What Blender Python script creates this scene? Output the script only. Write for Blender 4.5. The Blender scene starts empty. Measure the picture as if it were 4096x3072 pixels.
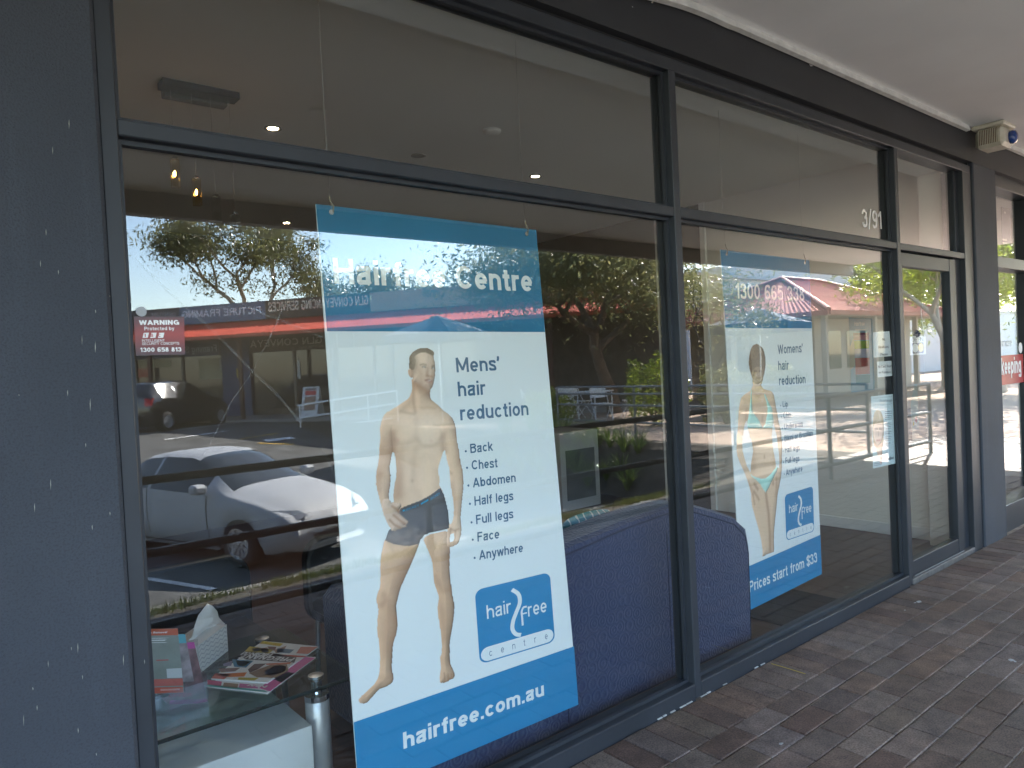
import bpy, math, random
import numpy as np
from mathutils import Vector, Matrix

random.seed(7)
rng = np.random.default_rng(7)
D2R = math.radians
SC = bpy.context.scene
COL = SC.collection

# ------------------------------------------------------------------ camera
# solved from the vanishing points of the shopfront; x runs along the frontage,
# y goes into the shop, z is up; the frame's front face is y = 0, the paving z = 0
CAM = np.array([0.0, -1.953, 1.46])
YAW, PITCH, ROLL = D2R(39.3584), D2R(-1.3323), D2R(-2.7861)
FPX, IW, IH = 2940.0, 4096.0, 3072.0
def _rot(yaw, pitch, roll):
    d = np.array([math.sin(yaw)*math.cos(pitch), math.cos(yaw)*math.cos(pitch), math.sin(pitch)])
    r = np.array([math.cos(yaw), -math.sin(yaw), 0.0]); u = np.cross(r, d)
    return np.array([math.cos(roll)*r+math.sin(roll)*u, -math.sin(roll)*r+math.cos(roll)*u, d])
ROT = _rot(YAW, PITCH, ROLL)
cam_data = bpy.data.cameras.new('camera')
cam_data.sensor_fit = 'HORIZONTAL'; cam_data.sensor_width = 36.0
cam_data.lens = 36.0*FPX/IW; cam_data.clip_start = 0.05; cam_data.clip_end = 2000.0
cam = bpy.data.objects.new('camera', cam_data); COL.objects.link(cam)
_m = Matrix.Identity(4)
for i in range(3):
    _m[i][0], _m[i][1], _m[i][2], _m[i][3] = ROT[0][i], ROT[1][i], -ROT[2][i], CAM[i]
cam.matrix_world = _m
SC.camera = cam

# ------------------------------------------------------------------ sky and sun
SUN_AZ = Vector((0.955, -0.30, 0)).normalized()      # towards the sun, on the ground
SUN_EL = D2R(39.0)
world = bpy.data.worlds.new('World'); SC.world = world; world.use_nodes = True
wn = world.node_tree.nodes; wl = world.node_tree.links; wn.clear()
sky = wn.new('ShaderNodeTexSky'); sky.sky_type = 'NISHITA'; sky.sun_disc = False
sky.sun_elevation = SUN_EL; sky.sun_rotation = math.atan2(SUN_AZ.x, SUN_AZ.y)
sky.air_density = 1.0; sky.dust_density = 0.6; sky.ozone_density = 1.0
bg = wn.new('ShaderNodeBackground'); bg.inputs['Strength'].default_value = 0.125
wo = wn.new('ShaderNodeOutputWorld')
wl.new(sky.outputs[0], bg.inputs[0]); wl.new(bg.outputs[0], wo.inputs[0])
sun_d = bpy.data.lights.new('sun', 'SUN'); sun_d.energy = 5.0; sun_d.angle = D2R(0.53); sun_d.color = (1.0, 0.95, 0.87)
sun = bpy.data.objects.new('sun', sun_d); COL.objects.link(sun)
_to = Vector((SUN_AZ.x*math.cos(SUN_EL), SUN_AZ.y*math.cos(SUN_EL), math.sin(SUN_EL)))
sun.rotation_euler = (-_to).to_track_quat('-Z', 'Y').to_euler(); sun.location = (8, -12, 30)

SC.view_settings.view_transform = 'Standard'; SC.view_settings.look = 'None'
SC.view_settings.exposure = 3.48; SC.view_settings.gamma = 1.0; SC.view_settings.use_curve_mapping = False
SC.render.engine = 'CYCLES'
cy = SC.cycles
cy.use_denoising = True; cy.denoiser = 'OPENIMAGEDENOISE'
cy.max_bounces = 9; cy.diffuse_bounces = 5; cy.glossy_bounces = 5; cy.transmission_bounces = 6
cy.transparent_max_bounces = 28; cy.caustics_reflective = False; cy.caustics_refractive = False
cy.sample_clamp_indirect = 8.0; cy.use_adaptive_sampling = False

# ------------------------------------------------------------------ pixels to places
GLASS_Y = 0.052
def _dir(p):
    q = np.array([(p[0]-IW/2)/FPX, -(p[1]-IH/2)/FPX, 1.0]); return q @ ROT
def zoom(x0, y0, k):            # coordinates read in an enlarged crop -> photo pixels
    return lambda pts: [(x0+x*k, y0+y*k) for x, y in pts]
C1, C2, C3 = zoom(0, 0, .6175), zoom(1366, 0, .6175), zoom(2732, 0, .6175)
C4, C5, C6 = zoom(0, 1024, .6175), zoom(1366, 1024, .6175), zoom(2732, 1024, .6175)
C7, C8 = zoom(0, 2048, .6175), zoom(1366, 2048, .6175)
M1, M2, M3 = zoom(1480, 1360, .2411), zoom(1460, 1660, .32544), zoom(1400, 2100, .4704)
W1, W2 = zoom(2900, 1340, .2532), zoom(2920, 1740, .3133)
LG, TB, ND, Z2, SR, F1 = zoom(1880, 2260, .2532), zoom(480, 2400, .3707), zoom(3340, 1240, .3979), zoom(3400, 500, .27125), zoom(3800, 440, .1338), zoom(0, 0, 1.8517)
class Plane:
    """a plane through o with normal n; hit() finds where a pixel's line of sight meets it, seen directly or by reflection in the shop glass"""
    def __init__(s, o, n, refl=False):
        s.o = np.array(o, float); s.n = np.array(n, float)/np.linalg.norm(n); s.refl = refl
        u = np.cross(np.array([0, 0, 1.0]), s.n)
        s.u = u/np.linalg.norm(u) if np.linalg.norm(u) > 1e-6 else np.array([1.0, 0, 0])
        s.v = np.cross(s.n, s.u)
    def hit(s, p, lift=0.0):
        d = _dir(p); c = CAM.copy()
        if s.refl: d = d*np.array([1, -1, 1]); c[1] = 2*GLASS_Y-c[1]
        t = np.dot(s.o-c, s.n)/np.dot(d, s.n)
        return c+d*t+s.n*lift
def facing(y): return Plane((0, y, 0), (0, -1, 0))
def ground_hit(p, z=0.0, refl=False): return Plane((0, 0, z), (0, 0, 1), refl).hit(p)

# ------------------------------------------------------------------ materials
def principled(name):
    m = bpy.data.materials.new(name); m.use_nodes = True
    return m, m.node_tree.nodes, m.node_tree.links, m.node_tree.nodes['Principled BSDF']
def mat(name, col, rough=0.6, metal=0.0, var=0.0, vscale=8.0, bump=0.0, bscale=60.0, spec=0.5, col2=None, coat=0.0, rnd=0.0, detail=6.0, stretch=None):
    m, N, L, b = principled(name)
    b.inputs['Roughness'].default_value = rough; b.inputs['Metallic'].default_value = metal
    b.inputs['Specular IOR Level'].default_value = spec; b.inputs['Coat Weight'].default_value = coat
    c4 = (*col, 1)
    tc = N.new('ShaderNodeTexCoord'); src = tc.outputs['Object']
    if stretch:
        mp = N.new('ShaderNodeMapping'); mp.inputs['Scale'].default_value = stretch; L.new(src, mp.inputs[0]); src = mp.outputs[0]
    out = None
    if var > 0 or col2:
        t = N.new('ShaderNodeTexNoise'); t.inputs['Scale'].default_value = vscale; t.inputs['Detail'].default_value = detail; L.new(src, t.inputs['Vector'])
        mx = N.new('ShaderNodeMix'); mx.data_type = 'RGBA'
        r = N.new('ShaderNodeMapRange'); r.inputs[1].default_value = 0.32; r.inputs[2].default_value = 0.68; L.new(t.outputs[0], r.inputs[0]); L.new(r.outputs[0], mx.inputs[0])
        mx.inputs[6].default_value = (*[x*(1-var) for x in col], 1)
        mx.inputs[7].default_value = (*(col2 if col2 else [min(1, x*(1+var)) for x in col]), 1)
        out = mx.outputs[2]
    if rnd > 0:
        oi = N.new('ShaderNodeObjectInfo'); hs = N.new('ShaderNodeHueSaturation')
        r = N.new('ShaderNodeMapRange'); r.inputs[3].default_value = 1-rnd; r.inputs[4].default_value = 1+rnd; L.new(oi.outputs['Random'], r.inputs[0]); L.new(r.outputs[0], hs.inputs['Value'])
        hs.inputs['Color'].default_value = c4
        if out: L.new(out, hs.inputs['Color'])
        out = hs.outputs[0]
    if out: L.new(out, b.inputs['Base Color'])
    else: b.inputs['Base Color'].default_value = c4
    if bump > 0:
        t2 = N.new('ShaderNodeTexNoise'); t2.inputs['Scale'].default_value = bscale; t2.inputs['Detail'].default_value = 5; L.new(src, t2.inputs['Vector'])
        bp = N.new('ShaderNodeBump'); bp.inputs['Strength'].default_value = bump; bp.inputs['Distance'].default_value = 0.01; L.new(t2.outputs[0], bp.inputs['Height']); L.new(bp.outputs[0], b.inputs['Normal'])
    return m
def glow(name, col, strength):
    m = bpy.data.materials.new(name); m.use_nodes = True; N = m.node_tree.nodes; N.clear()
    e = N.new('ShaderNodeEmission'); e.inputs[0].default_value = (*col, 1); e.inputs[1].default_value = strength
    o = N.new('ShaderNodeOutputMaterial'); m.node_tree.links.new(e.outputs[0], o.inputs[0]); return m
def sheet_glass(name, tint=(0.95, 0.965, 0.955), ior=1.60, rough=0.0):
    """thin glass: clear, with the mirror reflection of a polished surface growing towards grazing angles"""
    m = bpy.data.materials.new(name); m.use_nodes = True; N = m.node_tree.nodes; L = m.node_tree.links; N.clear()
    g = N.new('ShaderNodeNewGeometry'); dt = N.new('ShaderNodeVectorMath'); dt.operation = 'DOT_PRODUCT'
    L.new(g.outputs['Normal'], dt.inputs[0]); L.new(g.outputs['Incoming'], dt.inputs[1])
    ab = N.new('ShaderNodeMath'); ab.operation = 'ABSOLUTE'; L.new(dt.outputs['Value'], ab.inputs[0])
    def M(op, a, b=None):
        q = N.new('ShaderNodeMath'); q.operation = op
        for k, v in ((0, a), (1, b)):
            if v is None: continue
            if isinstance(v, (int, float)): q.inputs[k].default_value = v
            else: L.new(v, q.inputs[k])
        return q.outputs[0]
    c = ab.outputs[0]; g_ = M('SQRT', M('ADD', M('MULTIPLY', c, c), ior*ior-1))       # Fresnel's equation for one polished face
    A_ = M('DIVIDE', M('SUBTRACT', g_, c), M('ADD', g_, c)); B_ = M('DIVIDE', M('SUBTRACT', M('MULTIPLY', c, M('ADD', g_, c)), 1.0), M('ADD', M('MULTIPLY', c, M('SUBTRACT', g_, c)), 1.0))
    fr = M('MULTIPLY', M('MULTIPLY', M('MULTIPLY', A_, A_), .5), M('ADD', M('MULTIPLY', B_, B_), 1.0))
    t = N.new('ShaderNodeBsdfTransparent'); t.inputs[0].default_value = (*tint, 1)
    gl = N.new('ShaderNodeBsdfGlossy'); gl.inputs['Roughness'].default_value = rough; gl.inputs['Color'].default_value = (1, 1, 1, 1)
    mx = N.new('ShaderNodeMixShader'); L.new(fr, mx.inputs[0]); L.new(t.outputs[0], mx.inputs[1]); L.new(gl.outputs[0], mx.inputs[2])
    o = N.new('ShaderNodeOutputMaterial'); L.new(mx.outputs[0], o.inputs[0]); return m
def faint(name, col, alpha):
    m, N, L, b = principled(name); b.inputs['Base Color'].default_value = (*col, 1); b.inputs['Alpha'].default_value = alpha; b.inputs['Roughness'].default_value = .6; return m
def print_mat(name):
    """ink: the printed picture's own colours, carried per vertex"""
    m, N, L, b = principled(name); a = N.new('ShaderNodeVertexColor'); a.layer_name = 'ink'
    L.new(a.outputs[0], b.inputs['Base Color']); b.inputs['Roughness'].default_value = 0.45; return m

# ------------------------------------------------------------------ geometry
class MB:
    def __init__(s): s.v = []; s.f = []; s.col = None
    def add(s, verts, faces):
        o = len(s.v); s.v += [tuple(map(float, p)) for p in verts]; s.f += [tuple(i+o for i in f) for f in faces]; return s
    def box(s, x0, x1, y0, y1, z0, z1):
        return s.add([(x0,y0,z0),(x1,y0,z0),(x1,y1,z0),(x0,y1,z0),(x0,y0,z1),(x1,y0,z1),(x1,y1,z1),(x0,y1,z1)],
                     [(0,3,2,1),(4,5,6,7),(0,1,5,4),(1,2,6,5),(2,3,7,6),(3,0,4,7)])
    def bbox(s, x0, x1, y0, y1, z0, z1, b):
        """box with chamfered edges"""
        bs = rounded_box(x0, x1, y0, y1, z0, z1, b); return s.add(*bs)
    def obox(s, c, ax, ay, az):
        c, ax, ay, az = map(np.array, (c, ax, ay, az)); P = []
        for k in (-1, 1):
            for i, j in ((-1,-1),(1,-1),(1,1),(-1,1)): P.append(c+ax*i+ay*j+az*k)
        return s.add(P, [(0,3,2,1),(4,5,6,7),(0,1,5,4),(1,2,6,5),(2,3,7,6),(3,0,4,7)])
    def quad(s, a, b, c, d): return s.add([a, b, c, d], [(0,1,2,3)])
    def tube(s, pts, rad, n=8, cap=True):
        pts = [np.array(p, float) for p in pts]; rad = rad if hasattr(rad, '__len__') else [rad]*len(pts)
        t0 = pts[1]-pts[0]; t0 /= np.linalg.norm(t0)
        ref = np.array([0, 0, 1.0]) if abs(t0[2]) < .9 else np.array([1.0, 0, 0])
        a = np.cross(t0, ref); a /= np.linalg.norm(a); V = []
        for i, p in enumerate(pts):
            t = pts[min(i+1, len(pts)-1)]-pts[max(i-1, 0)]; t /= (np.linalg.norm(t)+1e-12)
            a = a-t*np.dot(a, t); a /= (np.linalg.norm(a)+1e-12); b = np.cross(t, a)
            for k in range(n):
                th = 2*math.pi*k/n; V.append(p+rad[i]*(a*math.cos(th)+b*math.sin(th)))
        F = [(i*n+k, i*n+(k+1)%n, (i+1)*n+(k+1)%n, (i+1)*n+k) for i in range(len(pts)-1) for k in range(n)]
        if cap: F += [tuple(range(n))[::-1], tuple((len(pts)-1)*n+k for k in range(n))]
        return s.add(V, F)
    def lathe(s, prof, c=(0,0,0), n=24, axis='z', cap=True):
        V = []; c = np.array(c, float)
        for r, h in prof:
            for k in range(n):
                th = 2*math.pi*k/n; p = (r*math.cos(th), r*math.sin(th), h)
                if axis == 'y': p = (p[0], p[2], p[1])
                if axis == 'x': p = (p[2], p[0], p[1])
                V.append(c+np.array(p))
        F = [(i*n+k, i*n+(k+1)%n, (i+1)*n+(k+1)%n, (i+1)*n+k) for i in range(len(prof)-1) for k in range(n)]
        if cap and prof[0][0] > 1e-5: F.append(tuple(range(n))[::-1])
        if cap and prof[-1][0] > 1e-5: F.append(tuple((len(prof)-1)*n+k for k in range(n)))
        return s.add(V, F)
    def prism(s, poly, ext):
        n = len(poly); poly = [np.array(p, float) for p in poly]; e = np.array(ext, float)
        return s.add(poly+[p+e for p in poly], [tuple(range(n))[::-1], tuple(range(n, 2*n))]+[(i, (i+1) % n, n+(i+1) % n, n+i) for i in range(n)])
def rounded_box(x0, x1, y0, y1, z0, z1, b):
    V = []; F = []
    X = (x0, x1); Y = (y0, y1); Z = (z0, z1); idx = {}
    for i in (0, 1):
        for j in (0, 1):
            for k in (0, 1):
                for a in range(3):
                    p = [X[i], Y[j], Z[k]]; sg = [1 if q == 0 else -1 for q in (i, j, k)]
                    for q in range(3):
                        if q != a: p[q] += b*sg[q]
                    idx[i, j, k, a] = len(V); V.append(tuple(p))
    I = lambda i, j, k, a: idx[i, j, k, a]
    F += [(I(0,0,0,0),I(0,0,1,0),I(0,1,1,0),I(0,1,0,0)), (I(1,0,0,0),I(1,1,0,0),I(1,1,1,0),I(1,0,1,0)),
          (I(0,0,0,1),I(1,0,0,1),I(1,0,1,1),I(0,0,1,1)), (I(0,1,0,1),I(0,1,1,1),I(1,1,1,1),I(1,1,0,1)),
          (I(0,0,0,2),I(0,1,0,2),I(1,1,0,2),I(1,0,0,2)), (I(0,0,1,2),I(1,0,1,2),I(1,1,1,2),I(0,1,1,2))]
    for j in (0,1):
        for k in (0,1): F.append((I(0,j,k,1),I(1,j,k,1),I(1,j,k,2),I(0,j,k,2)))
    for i in (0,1):
        for k in (0,1): F.append((I(i,0,k,0),I(i,1,k,0),I(i,1,k,2),I(i,0,k,2)))
    for i in (0,1):
        for j in (0,1): F.append((I(i,j,0,0),I(i,j,1,0),I(i,j,1,1),I(i,j,0,1)))
    for i in (0,1):
        for j in (0,1):
            for k in (0,1): F.append((I(i,j,k,0),I(i,j,k,1),I(i,j,k,2)))
    return V, F

def tag(o, label=None, cat=None, group=None, kind=None):
    if label: o['label'] = label
    if cat: o['category'] = cat
    if group: o['group'] = group
    if kind: o['kind'] = kind
    return o
def obj(name, mb, m, parent=None, smooth=False, local=False):
    me = bpy.data.meshes.new(name); me.from_pydata(mb.v, [], mb.f)
    if smooth: me.polygons.foreach_set('use_smooth', [True]*len(me.polygons))
    if mb.col is not None:
        a = me.color_attributes.new('ink', 'FLOAT_COLOR', 'POINT'); a.data.foreach_set('color', np.asarray(mb.col, np.float32).ravel())
    me.validate(); me.update()
    me.materials.append(m)
    o = bpy.data.objects.new(name, me); COL.objects.link(o)
    if parent is not None:
        o.parent = parent
        if not local: o.matrix_parent_inverse = Matrix.Translation(root_loc(parent)).inverted()
    return o
_ROOT = {}
def root_loc(p): return Vector(_ROOT.get(p.name, (0, 0, 0)))
def thing(name, label, cat, loc=(0, 0, 0), group=None, rz=0.0):
    o = bpy.data.objects.new(name, None); COL.objects.link(o); o.location = tuple(map(float, loc)); o.rotation_euler = (0, 0, rz)
    o.empty_display_size = .1; _ROOT[o.name] = tuple(map(float, loc)); return tag(o, label, cat, group)
def copy_tree(o, parent=None):
    c = o.copy(); COL.objects.link(c); c.parent = parent
    for ch in o.children: copy_tree(ch, c)
    return c
def smooth_by(o): o.data.polygons.foreach_set('use_smooth', [True]*len(o.data.polygons)); return o

# ------------------------------------------------------------------ lettering: a plain grotesque drawn as strokes
def _arc(cx, cy, rx, ry, a0, a1, n=14):
    return [(cx+rx*math.cos(D2R(a0+(a1-a0)*i/n)), cy+ry*math.sin(D2R(a0+(a1-a0)*i/n))) for i in range(n+1)]
def _cat(P, n=7):
    Q = [P[0]]+list(P)+[P[-1]]; out = []
    for i in range(1, len(Q)-2):
        a, b, c, d = (np.array(Q[i+k], float) for k in (-1, 0, 1, 2))
        for j in range(n):
            t = j/n; out.append(tuple(.5*((2*b)+(c-a)*t+(2*a-5*b+4*c-d)*t*t+(3*b-a-3*c+d)*t**3)))
    return out+[tuple(P[-1])]
def glyph(ch, w):
    """(width, strokes): cap height 1, baseline 0; every stroke is a list of points of its middle line"""
    h = w/2; X = .735; O = lambda W, H, y=0: _arc(W/2, y+H/2, W/2-h, H/2-h, 90, 450, 26)
    if ch == ' ': return .30, []
    if ch in '.·': return w*1.05, [[(w*.52, .0 if ch == '.' else .30), (w*.52, w if ch == '.' else .30+w)]]
    if ch == ',': return w*1.05, [[(w*.52, w), (w*.52, 0), (w*.2, -.12)]]
    if ch == "'": return w*.95, [[(w*.5, 1), (w*.5, .80), (w*.12, .66)]]
    if ch == '/': return .42, [[(.02, -.1), (.40, 1.05)]]
    if ch == '-': return .40, [[(0, .38), (.40, .38)]]
    if ch == '!': return w, [[(h, 1), (h, .32)], [(h, w), (h, 0)]]
    if ch == '1': return .40, [[(.40-h, 0), (.40-h, 1)], [(.02, .74), (.14, .76), (.40-h, .97)]]
    if ch == '2': return .62, [_cat([(h, .66), (h+.03, .82), (.31, 1-h), (.62-h-.01, .80), (.56-h, .58), (.34, .36), (h+.02, .10+h*.4)]), [(h*.2, h), (.62, h)]]
    if ch == '3': return .62, [_cat([(h, .72), (.10+h, .92-h*.3), (.31, 1-h), (.60-h, .80), (.52-h, .58), (.30, .53)]), _cat([(.30, .53), (.52, .48), (.62-h, .28), (.50, .08+h*.4), (.31, h), (.10+h*.5, .10+h*.3), (h, .27)])]
    if ch == '4': return .64, [[(.47, 0), (.47, .97), (.04, .26), (.64, .26)]]
    if ch == '5': return .62, [[(.58, 1-h), (.17, 1-h), (.10, .52)], _cat([(.10, .50), (.30, .62), (.52, .56), (.62-h, .33), (.50, .09+h*.4), (.30, h), (.10+h*.5, .08+h*.4), (h, .24)])]
    if ch in '69':
        st = [_arc(.31, .31, .31-h, .31-h*.95, 90, 450, 24), _cat([(.61-h*.9, .78), (.50, .93-h*.2), (.32, 1-h), (.12+h*.5, .86-h*.3), (h, .52), (h, .32)])]
        return .62, st if ch == '6' else [[(.62-x, 1-y) for x, y in s] for s in st]
    if ch == '7': return .60, [[(.0, 1-h), (.60-h*.6, 1-h), (.36, .52), (.24, 0)]]
    if ch == '8': return .62, [_arc(.31, .75, .26-h, .25-h*.9, 90, 450, 22), _arc(.31, .28, .31-h, .28-h*.9, 90, 450, 24)]
    if ch == '0': return .62, [O(.62, 1)]
    if ch == '$': return .62, [glyph('S', w)[1][0], [(.33, -.10), (.33, 1.10)]]
    if ch == 'A': return .80, [[(h*.7, 0), (.40, 1-h*.3), (.80-h*.7, 0)], [(.19, .30), (.61, .30)]]
    if ch == 'B': return .72, [[(h, 0), (h, 1)], [(h, 1-h), (.40, 1-h)]+_arc(.42, .77, .24-h*.3, .23-h, 90, -90, 10)+[(h, .54)], [(.40, .54)]+_arc(.44, .27+h*.5, .28-h, .27-h*.5, 90, -90, 10)+[(h, h)]]
    if ch == 'C': return .80, [_arc(.41, .5, .41-h, .5-h, 42, 318, 24)]
    if ch == 'D': return .78, [[(h, 0), (h, 1)], [(h, 1-h), (.34, 1-h)]+_arc(.36, .5, .42-h, .5-h, 90, -90, 16)+[(h, h)]]
    if ch in 'EF': return .66 if ch == 'E' else .61, [[(h, 0), (h, 1)], [(h, 1-h), (.63 if ch == 'E' else .60, 1-h)], [(h, .52), (.58 if ch == 'E' else .54, .52)]]+([[(h, h), (.66, h)]] if ch == 'E' else [])
    if ch == 'G': return .84, [_arc(.42, .5, .42-h, .5-h, 42, 345, 24), [(.46, .46), (.84-h, .46), (.84-h, 0)]]
    if ch == 'H': return .76, [[(h, 0), (h, 1)], [(.76-h, 0), (.76-h, 1)], [(h, .53), (.76-h, .53)]]
    if ch == 'I': return w, [[(h, 0), (h, 1)]]
    if ch == 'J': return .58, [[(.58-h, 1), (.58-h, .28)]+_arc(.29, .28, .29-h, .28-h, 0, -180, 12)]
    if ch == 'K': return .78, [[(h, 0), (h, 1)], [(.74-h*.3, 1), (h, .36)], [(.30, .56), (.78-h*.6, 0)]]
    if ch == 'L': return .60, [[(h, 1), (h, h), (.60, h)]]
    if ch == 'M': return .90, [[(h, 0), (h, 1-h*.3), (.45, .16), (.90-h, 1-h*.3), (.90-h, 0)]]
    if ch == 'N': return .76, [[(h, 0), (h, 1-h*.2), (.76-h, h*.2), (.76-h, 1)]]
    if ch == 'O': return .84, [O(.84, 1)]
    if ch == 'P': return .70, [[(h, 0), (h, 1)], [(h, 1-h), (.40, 1-h)]+_arc(.40, .70, .30-h, .30-h, 90, -90, 12)+[(h, .40+h)]]
    if ch == 'R': return .76, [[(h, 0), (h, 1)], [(h, 1-h), (.42, 1-h)]+_arc(.42, .73, .31-h, .27-h, 90, -90, 12)+[(h, .46+h)], [(.42, .48), (.62, .36), (.68-h*.3, 0)]]
    if ch == 'S': return .72, [_cat([(.70-h, .70), (.62-h*.4, .90-h*.4), (.37, 1-h), (.10+h*.3, .88-h*.3), (.06+h*.5, .68), (.22, .565), (.50, .47), (.72-h, .30), (.62-h*.2, .09+h*.3), (.37, h), (.09+h*.2, .10+h*.3), (h*.9, .32)])]
    if ch == 'T': return .68, [[(0, 1-h), (.68, 1-h)], [(.34, 1-h), (.34, 0)]]
    if ch == 'U': return .76, [[(h, 1), (h, .32)]+_arc(.38, .36, .38-h, .36-h, 180, 360, 14)+[(.76-h, 1)]]
    if ch == 'V': return .76, [[(h*.6, 1), (.38, h*.5), (.76-h*.6, 1)]]
    if ch == 'W': return 1.06, [[(h*.6, 1), (.28, h*.4), (.53, .95), (.78, h*.4), (1.06-h*.6, 1)]]
    if ch == 'Y': return .76, [[(h*.6, 1), (.38, .42), (.76-h*.6, 1)], [(.38, .44), (.38, 0)]]
    if ch == 'X': return .76, [[(h*.5, 1), (.76-h*.5, 0)], [(.76-h*.5, 1), (h*.5, 0)]]
    if ch == 'Z': return .70, [[(0.02, 1-h), (.66-h*.3, 1-h), (.04+h*.5, h), (.70, h)]]
    if ch == 'a': return .58, [_cat([(h+.02, .52), (.10+h*.2, .66-h*.2), (.28, X-h), (.50-h*.3, X-.06-h*.4), (.54-h, .50), (.54-h, .12), (.58-h*.7, .0+h*.3)]), _cat([(.54-h, .43), (.30, .40), (.08+h*.6, .33), (h, .19), (.10+h*.3, .05+h*.4), (.24, h), (.42, .08+h*.3), (.54-h, .22)])]
    if ch == 'b': return .62, [[(h, 0), (h, 1)], _arc(.33, X/2, .29-h, X/2-h, 90, 450, 24)]
    if ch == 'c': return .57, [_arc(.30, X/2, .30-h, X/2-h, 40, 320, 20)]
    if ch == 'd': return .62, [[(.62-h, 0), (.62-h, 1)], _arc(.29, X/2, .29-h, X/2-h, 90, 450, 24)]
    if ch == 'e': return .60, [_arc(.30, X/2, .30-h, X/2-h, 0, 318, 24), [(h, X/2-.01), (.60-h*.4, X/2-.01)]]
    if ch == 'f': return .37, [_cat([(.37, 1-h), (.22, .97-h), (.19-h*.0, .82)])+[(.19, 0)], [(0, X-h), (.37, X-h)]]
    if ch == 'g': return .62, [_arc(.29, X/2, .29-h, X/2-h, 90, 450, 24), [(.62-h, X), (.62-h, -.06)]+_cat([(.62-h, -.08), (.54-h*.4, -.20+h*.2), (.31, -.27+h), (.10, -.20+h*.4), (h+.02, -.11)])]
    if ch in 'hn': return .60, [[(h, 0), (h, 1 if ch == 'h' else X)], [(h, .40)]+_arc(.30, .44, .30-h, X-h-.44, 180, 0, 12)+[(.60-h, 0)]]
    if ch == 'i': return w, [[(h, 0), (h, X)], [(h, 1-w*.95), (h, 1)]]
    if ch == 'j': return w+.08, [[(h+.08, X), (h+.08, -.14), (.0, -.24)], [(h+.08, 1-w*.95), (h+.08, 1)]]
    if ch == 'k': return .58, [[(h, 0), (h, 1)], [(.55-h*.3, X), (h, .26)], [(.24, .42), (.58-h*.6, 0)]]
    if ch == 'l': return w, [[(h, 0), (h, 1)]]
    if ch == 'm': return .93, [[(h, 0), (h, X)], [(h, .46)]+_arc((.465+h)/2, .48, (.465-h)/2, X-h-.48, 180, 0, 10)+[(.465, 0)], [(.465, .46)]+_arc((.465+.93-h)/2, .48, (.465-h)/2, X-h-.48, 180, 0, 10)+[(.93-h, 0)]]
    if ch == 'o': return .62, [O(.62, X)]
    if ch == 'p': return .62, [[(h, -.27), (h, X)], _arc(.33, X/2, .29-h, X/2-h, 90, 450, 24)]
    if ch == 'q': return .62, [[(.62-h, -.27), (.62-h, X)], _arc(.29, X/2, .29-h, X/2-h, 90, 450, 24)]
    if ch == 'r': return .39, [[(h, 0), (h, X)], _cat([(h, .46), (h+.05, .60), (.24, X-h*1.1), (.39, X-h)])]
    if ch == 's': return .55, [_cat([(.53-h, .52), (.46-h*.3, .66-h*.2), (.28, X-h), (.08+h*.3, .65-h*.2), (.06+h*.4, .50), (.20, .41), (.38, .34), (.55-h, .21), (.47-h*.2, .06+h*.4), (.28, h), (.08+h*.2, .07+h*.3), (h, .22)])]
    if ch == 't': return .37, [[(.18, .94), (.18, .18)]+_cat([(.18, .16), (.22, .03+h*.5), (.37, h)]), [(0, X-h), (.36, X-h)]]
    if ch == 'u': return .60, [[(h, X), (h, .30)]+_arc(.30, .29, .30-h, .29-h, 180, 360, 12)+[(.60-h, .30)], [(.60-h, X), (.60-h, 0)]]
    if ch == 'v': return .58, [[(h*.6, X), (.29, h*.4), (.58-h*.6, X)]]
    if ch == 'w': return .84, [[(h*.6, X), (.22, h*.3), (.42, X-.03), (.62, h*.3), (.84-h*.6, X)]]
    if ch == 'x': return .58, [[(h*.5, X), (.58-h*.5, 0)], [(.58-h*.5, X), (h*.5, 0)]]
    if ch == 'y': return .58, [[(h*.6, X), (.30, .02)], [(.58-h*.6, X), (.26, -.16), (.16, -.25+h*.3), (.04, -.26+h*.3)]]
    if ch == 'z': return .54, [[(.02, X-h), (.50-h*.3, X-h), (.04+h*.4, h), (.54, h)]]
    return .5, [[(h, 0), (h, X)], [(.5-h, 0), (.5-h, X)]]
def stroke_faces(pts, w):
    """a band of width w along the points, mitred at the corners"""
    P = [np.array(p, float) for p in pts]; Q = [P[0]]
    for p in P[1:]:
        if np.linalg.norm(p-Q[-1]) > 1e-4: Q.append(p)
    P = Q
    if len(P) < 2: return [], []
    closed = np.linalg.norm(P[0]-P[-1]) < 1e-3
    n = len(P); V = []
    for i in range(n):
        a = P[i]-P[i-1] if i > 0 else (P[-1]-P[-2] if closed else P[1]-P[0])
        b = P[i+1]-P[i] if i < n-1 else (P[1]-P[0] if closed else P[-1]-P[-2])
        a = a/np.linalg.norm(a); b = b/np.linalg.norm(b); t = a+b
        if np.linalg.norm(t) < .3: t = b
        t = t/np.linalg.norm(t); nn = np.array([-t[1], t[0]]); k = min(1.9, 1/max(.35, float(np.dot(nn, np.array([-a[1], a[0]])))))
        V += [P[i]+nn*w/2*k, P[i]-nn*w/2*k]
    return V, [(2*i, 2*i+1, 2*i+3, 2*i+2) for i in range(n-1)]
def at_corners(q, w):
    """cut a stroke where it doubles back, each leg running a little past the corner"""
    out = [[np.array(q[0], float)]]
    for i in range(1, len(q)):
        p = np.array(q[i], float); out[-1].append(p)
        if i < len(q)-1:
            a, b = p-np.array(q[i-1]), np.array(q[i+1])-p
            if np.linalg.norm(a) > 1e-6 and np.linalg.norm(b) > 1e-6 and a @ b/np.linalg.norm(a)/np.linalg.norm(b) < -.25:
                out[-1][-1] = p+a/np.linalg.norm(a)*w*.12; out.append([p-b/np.linalg.norm(b)*w*.12])
    return out
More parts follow.
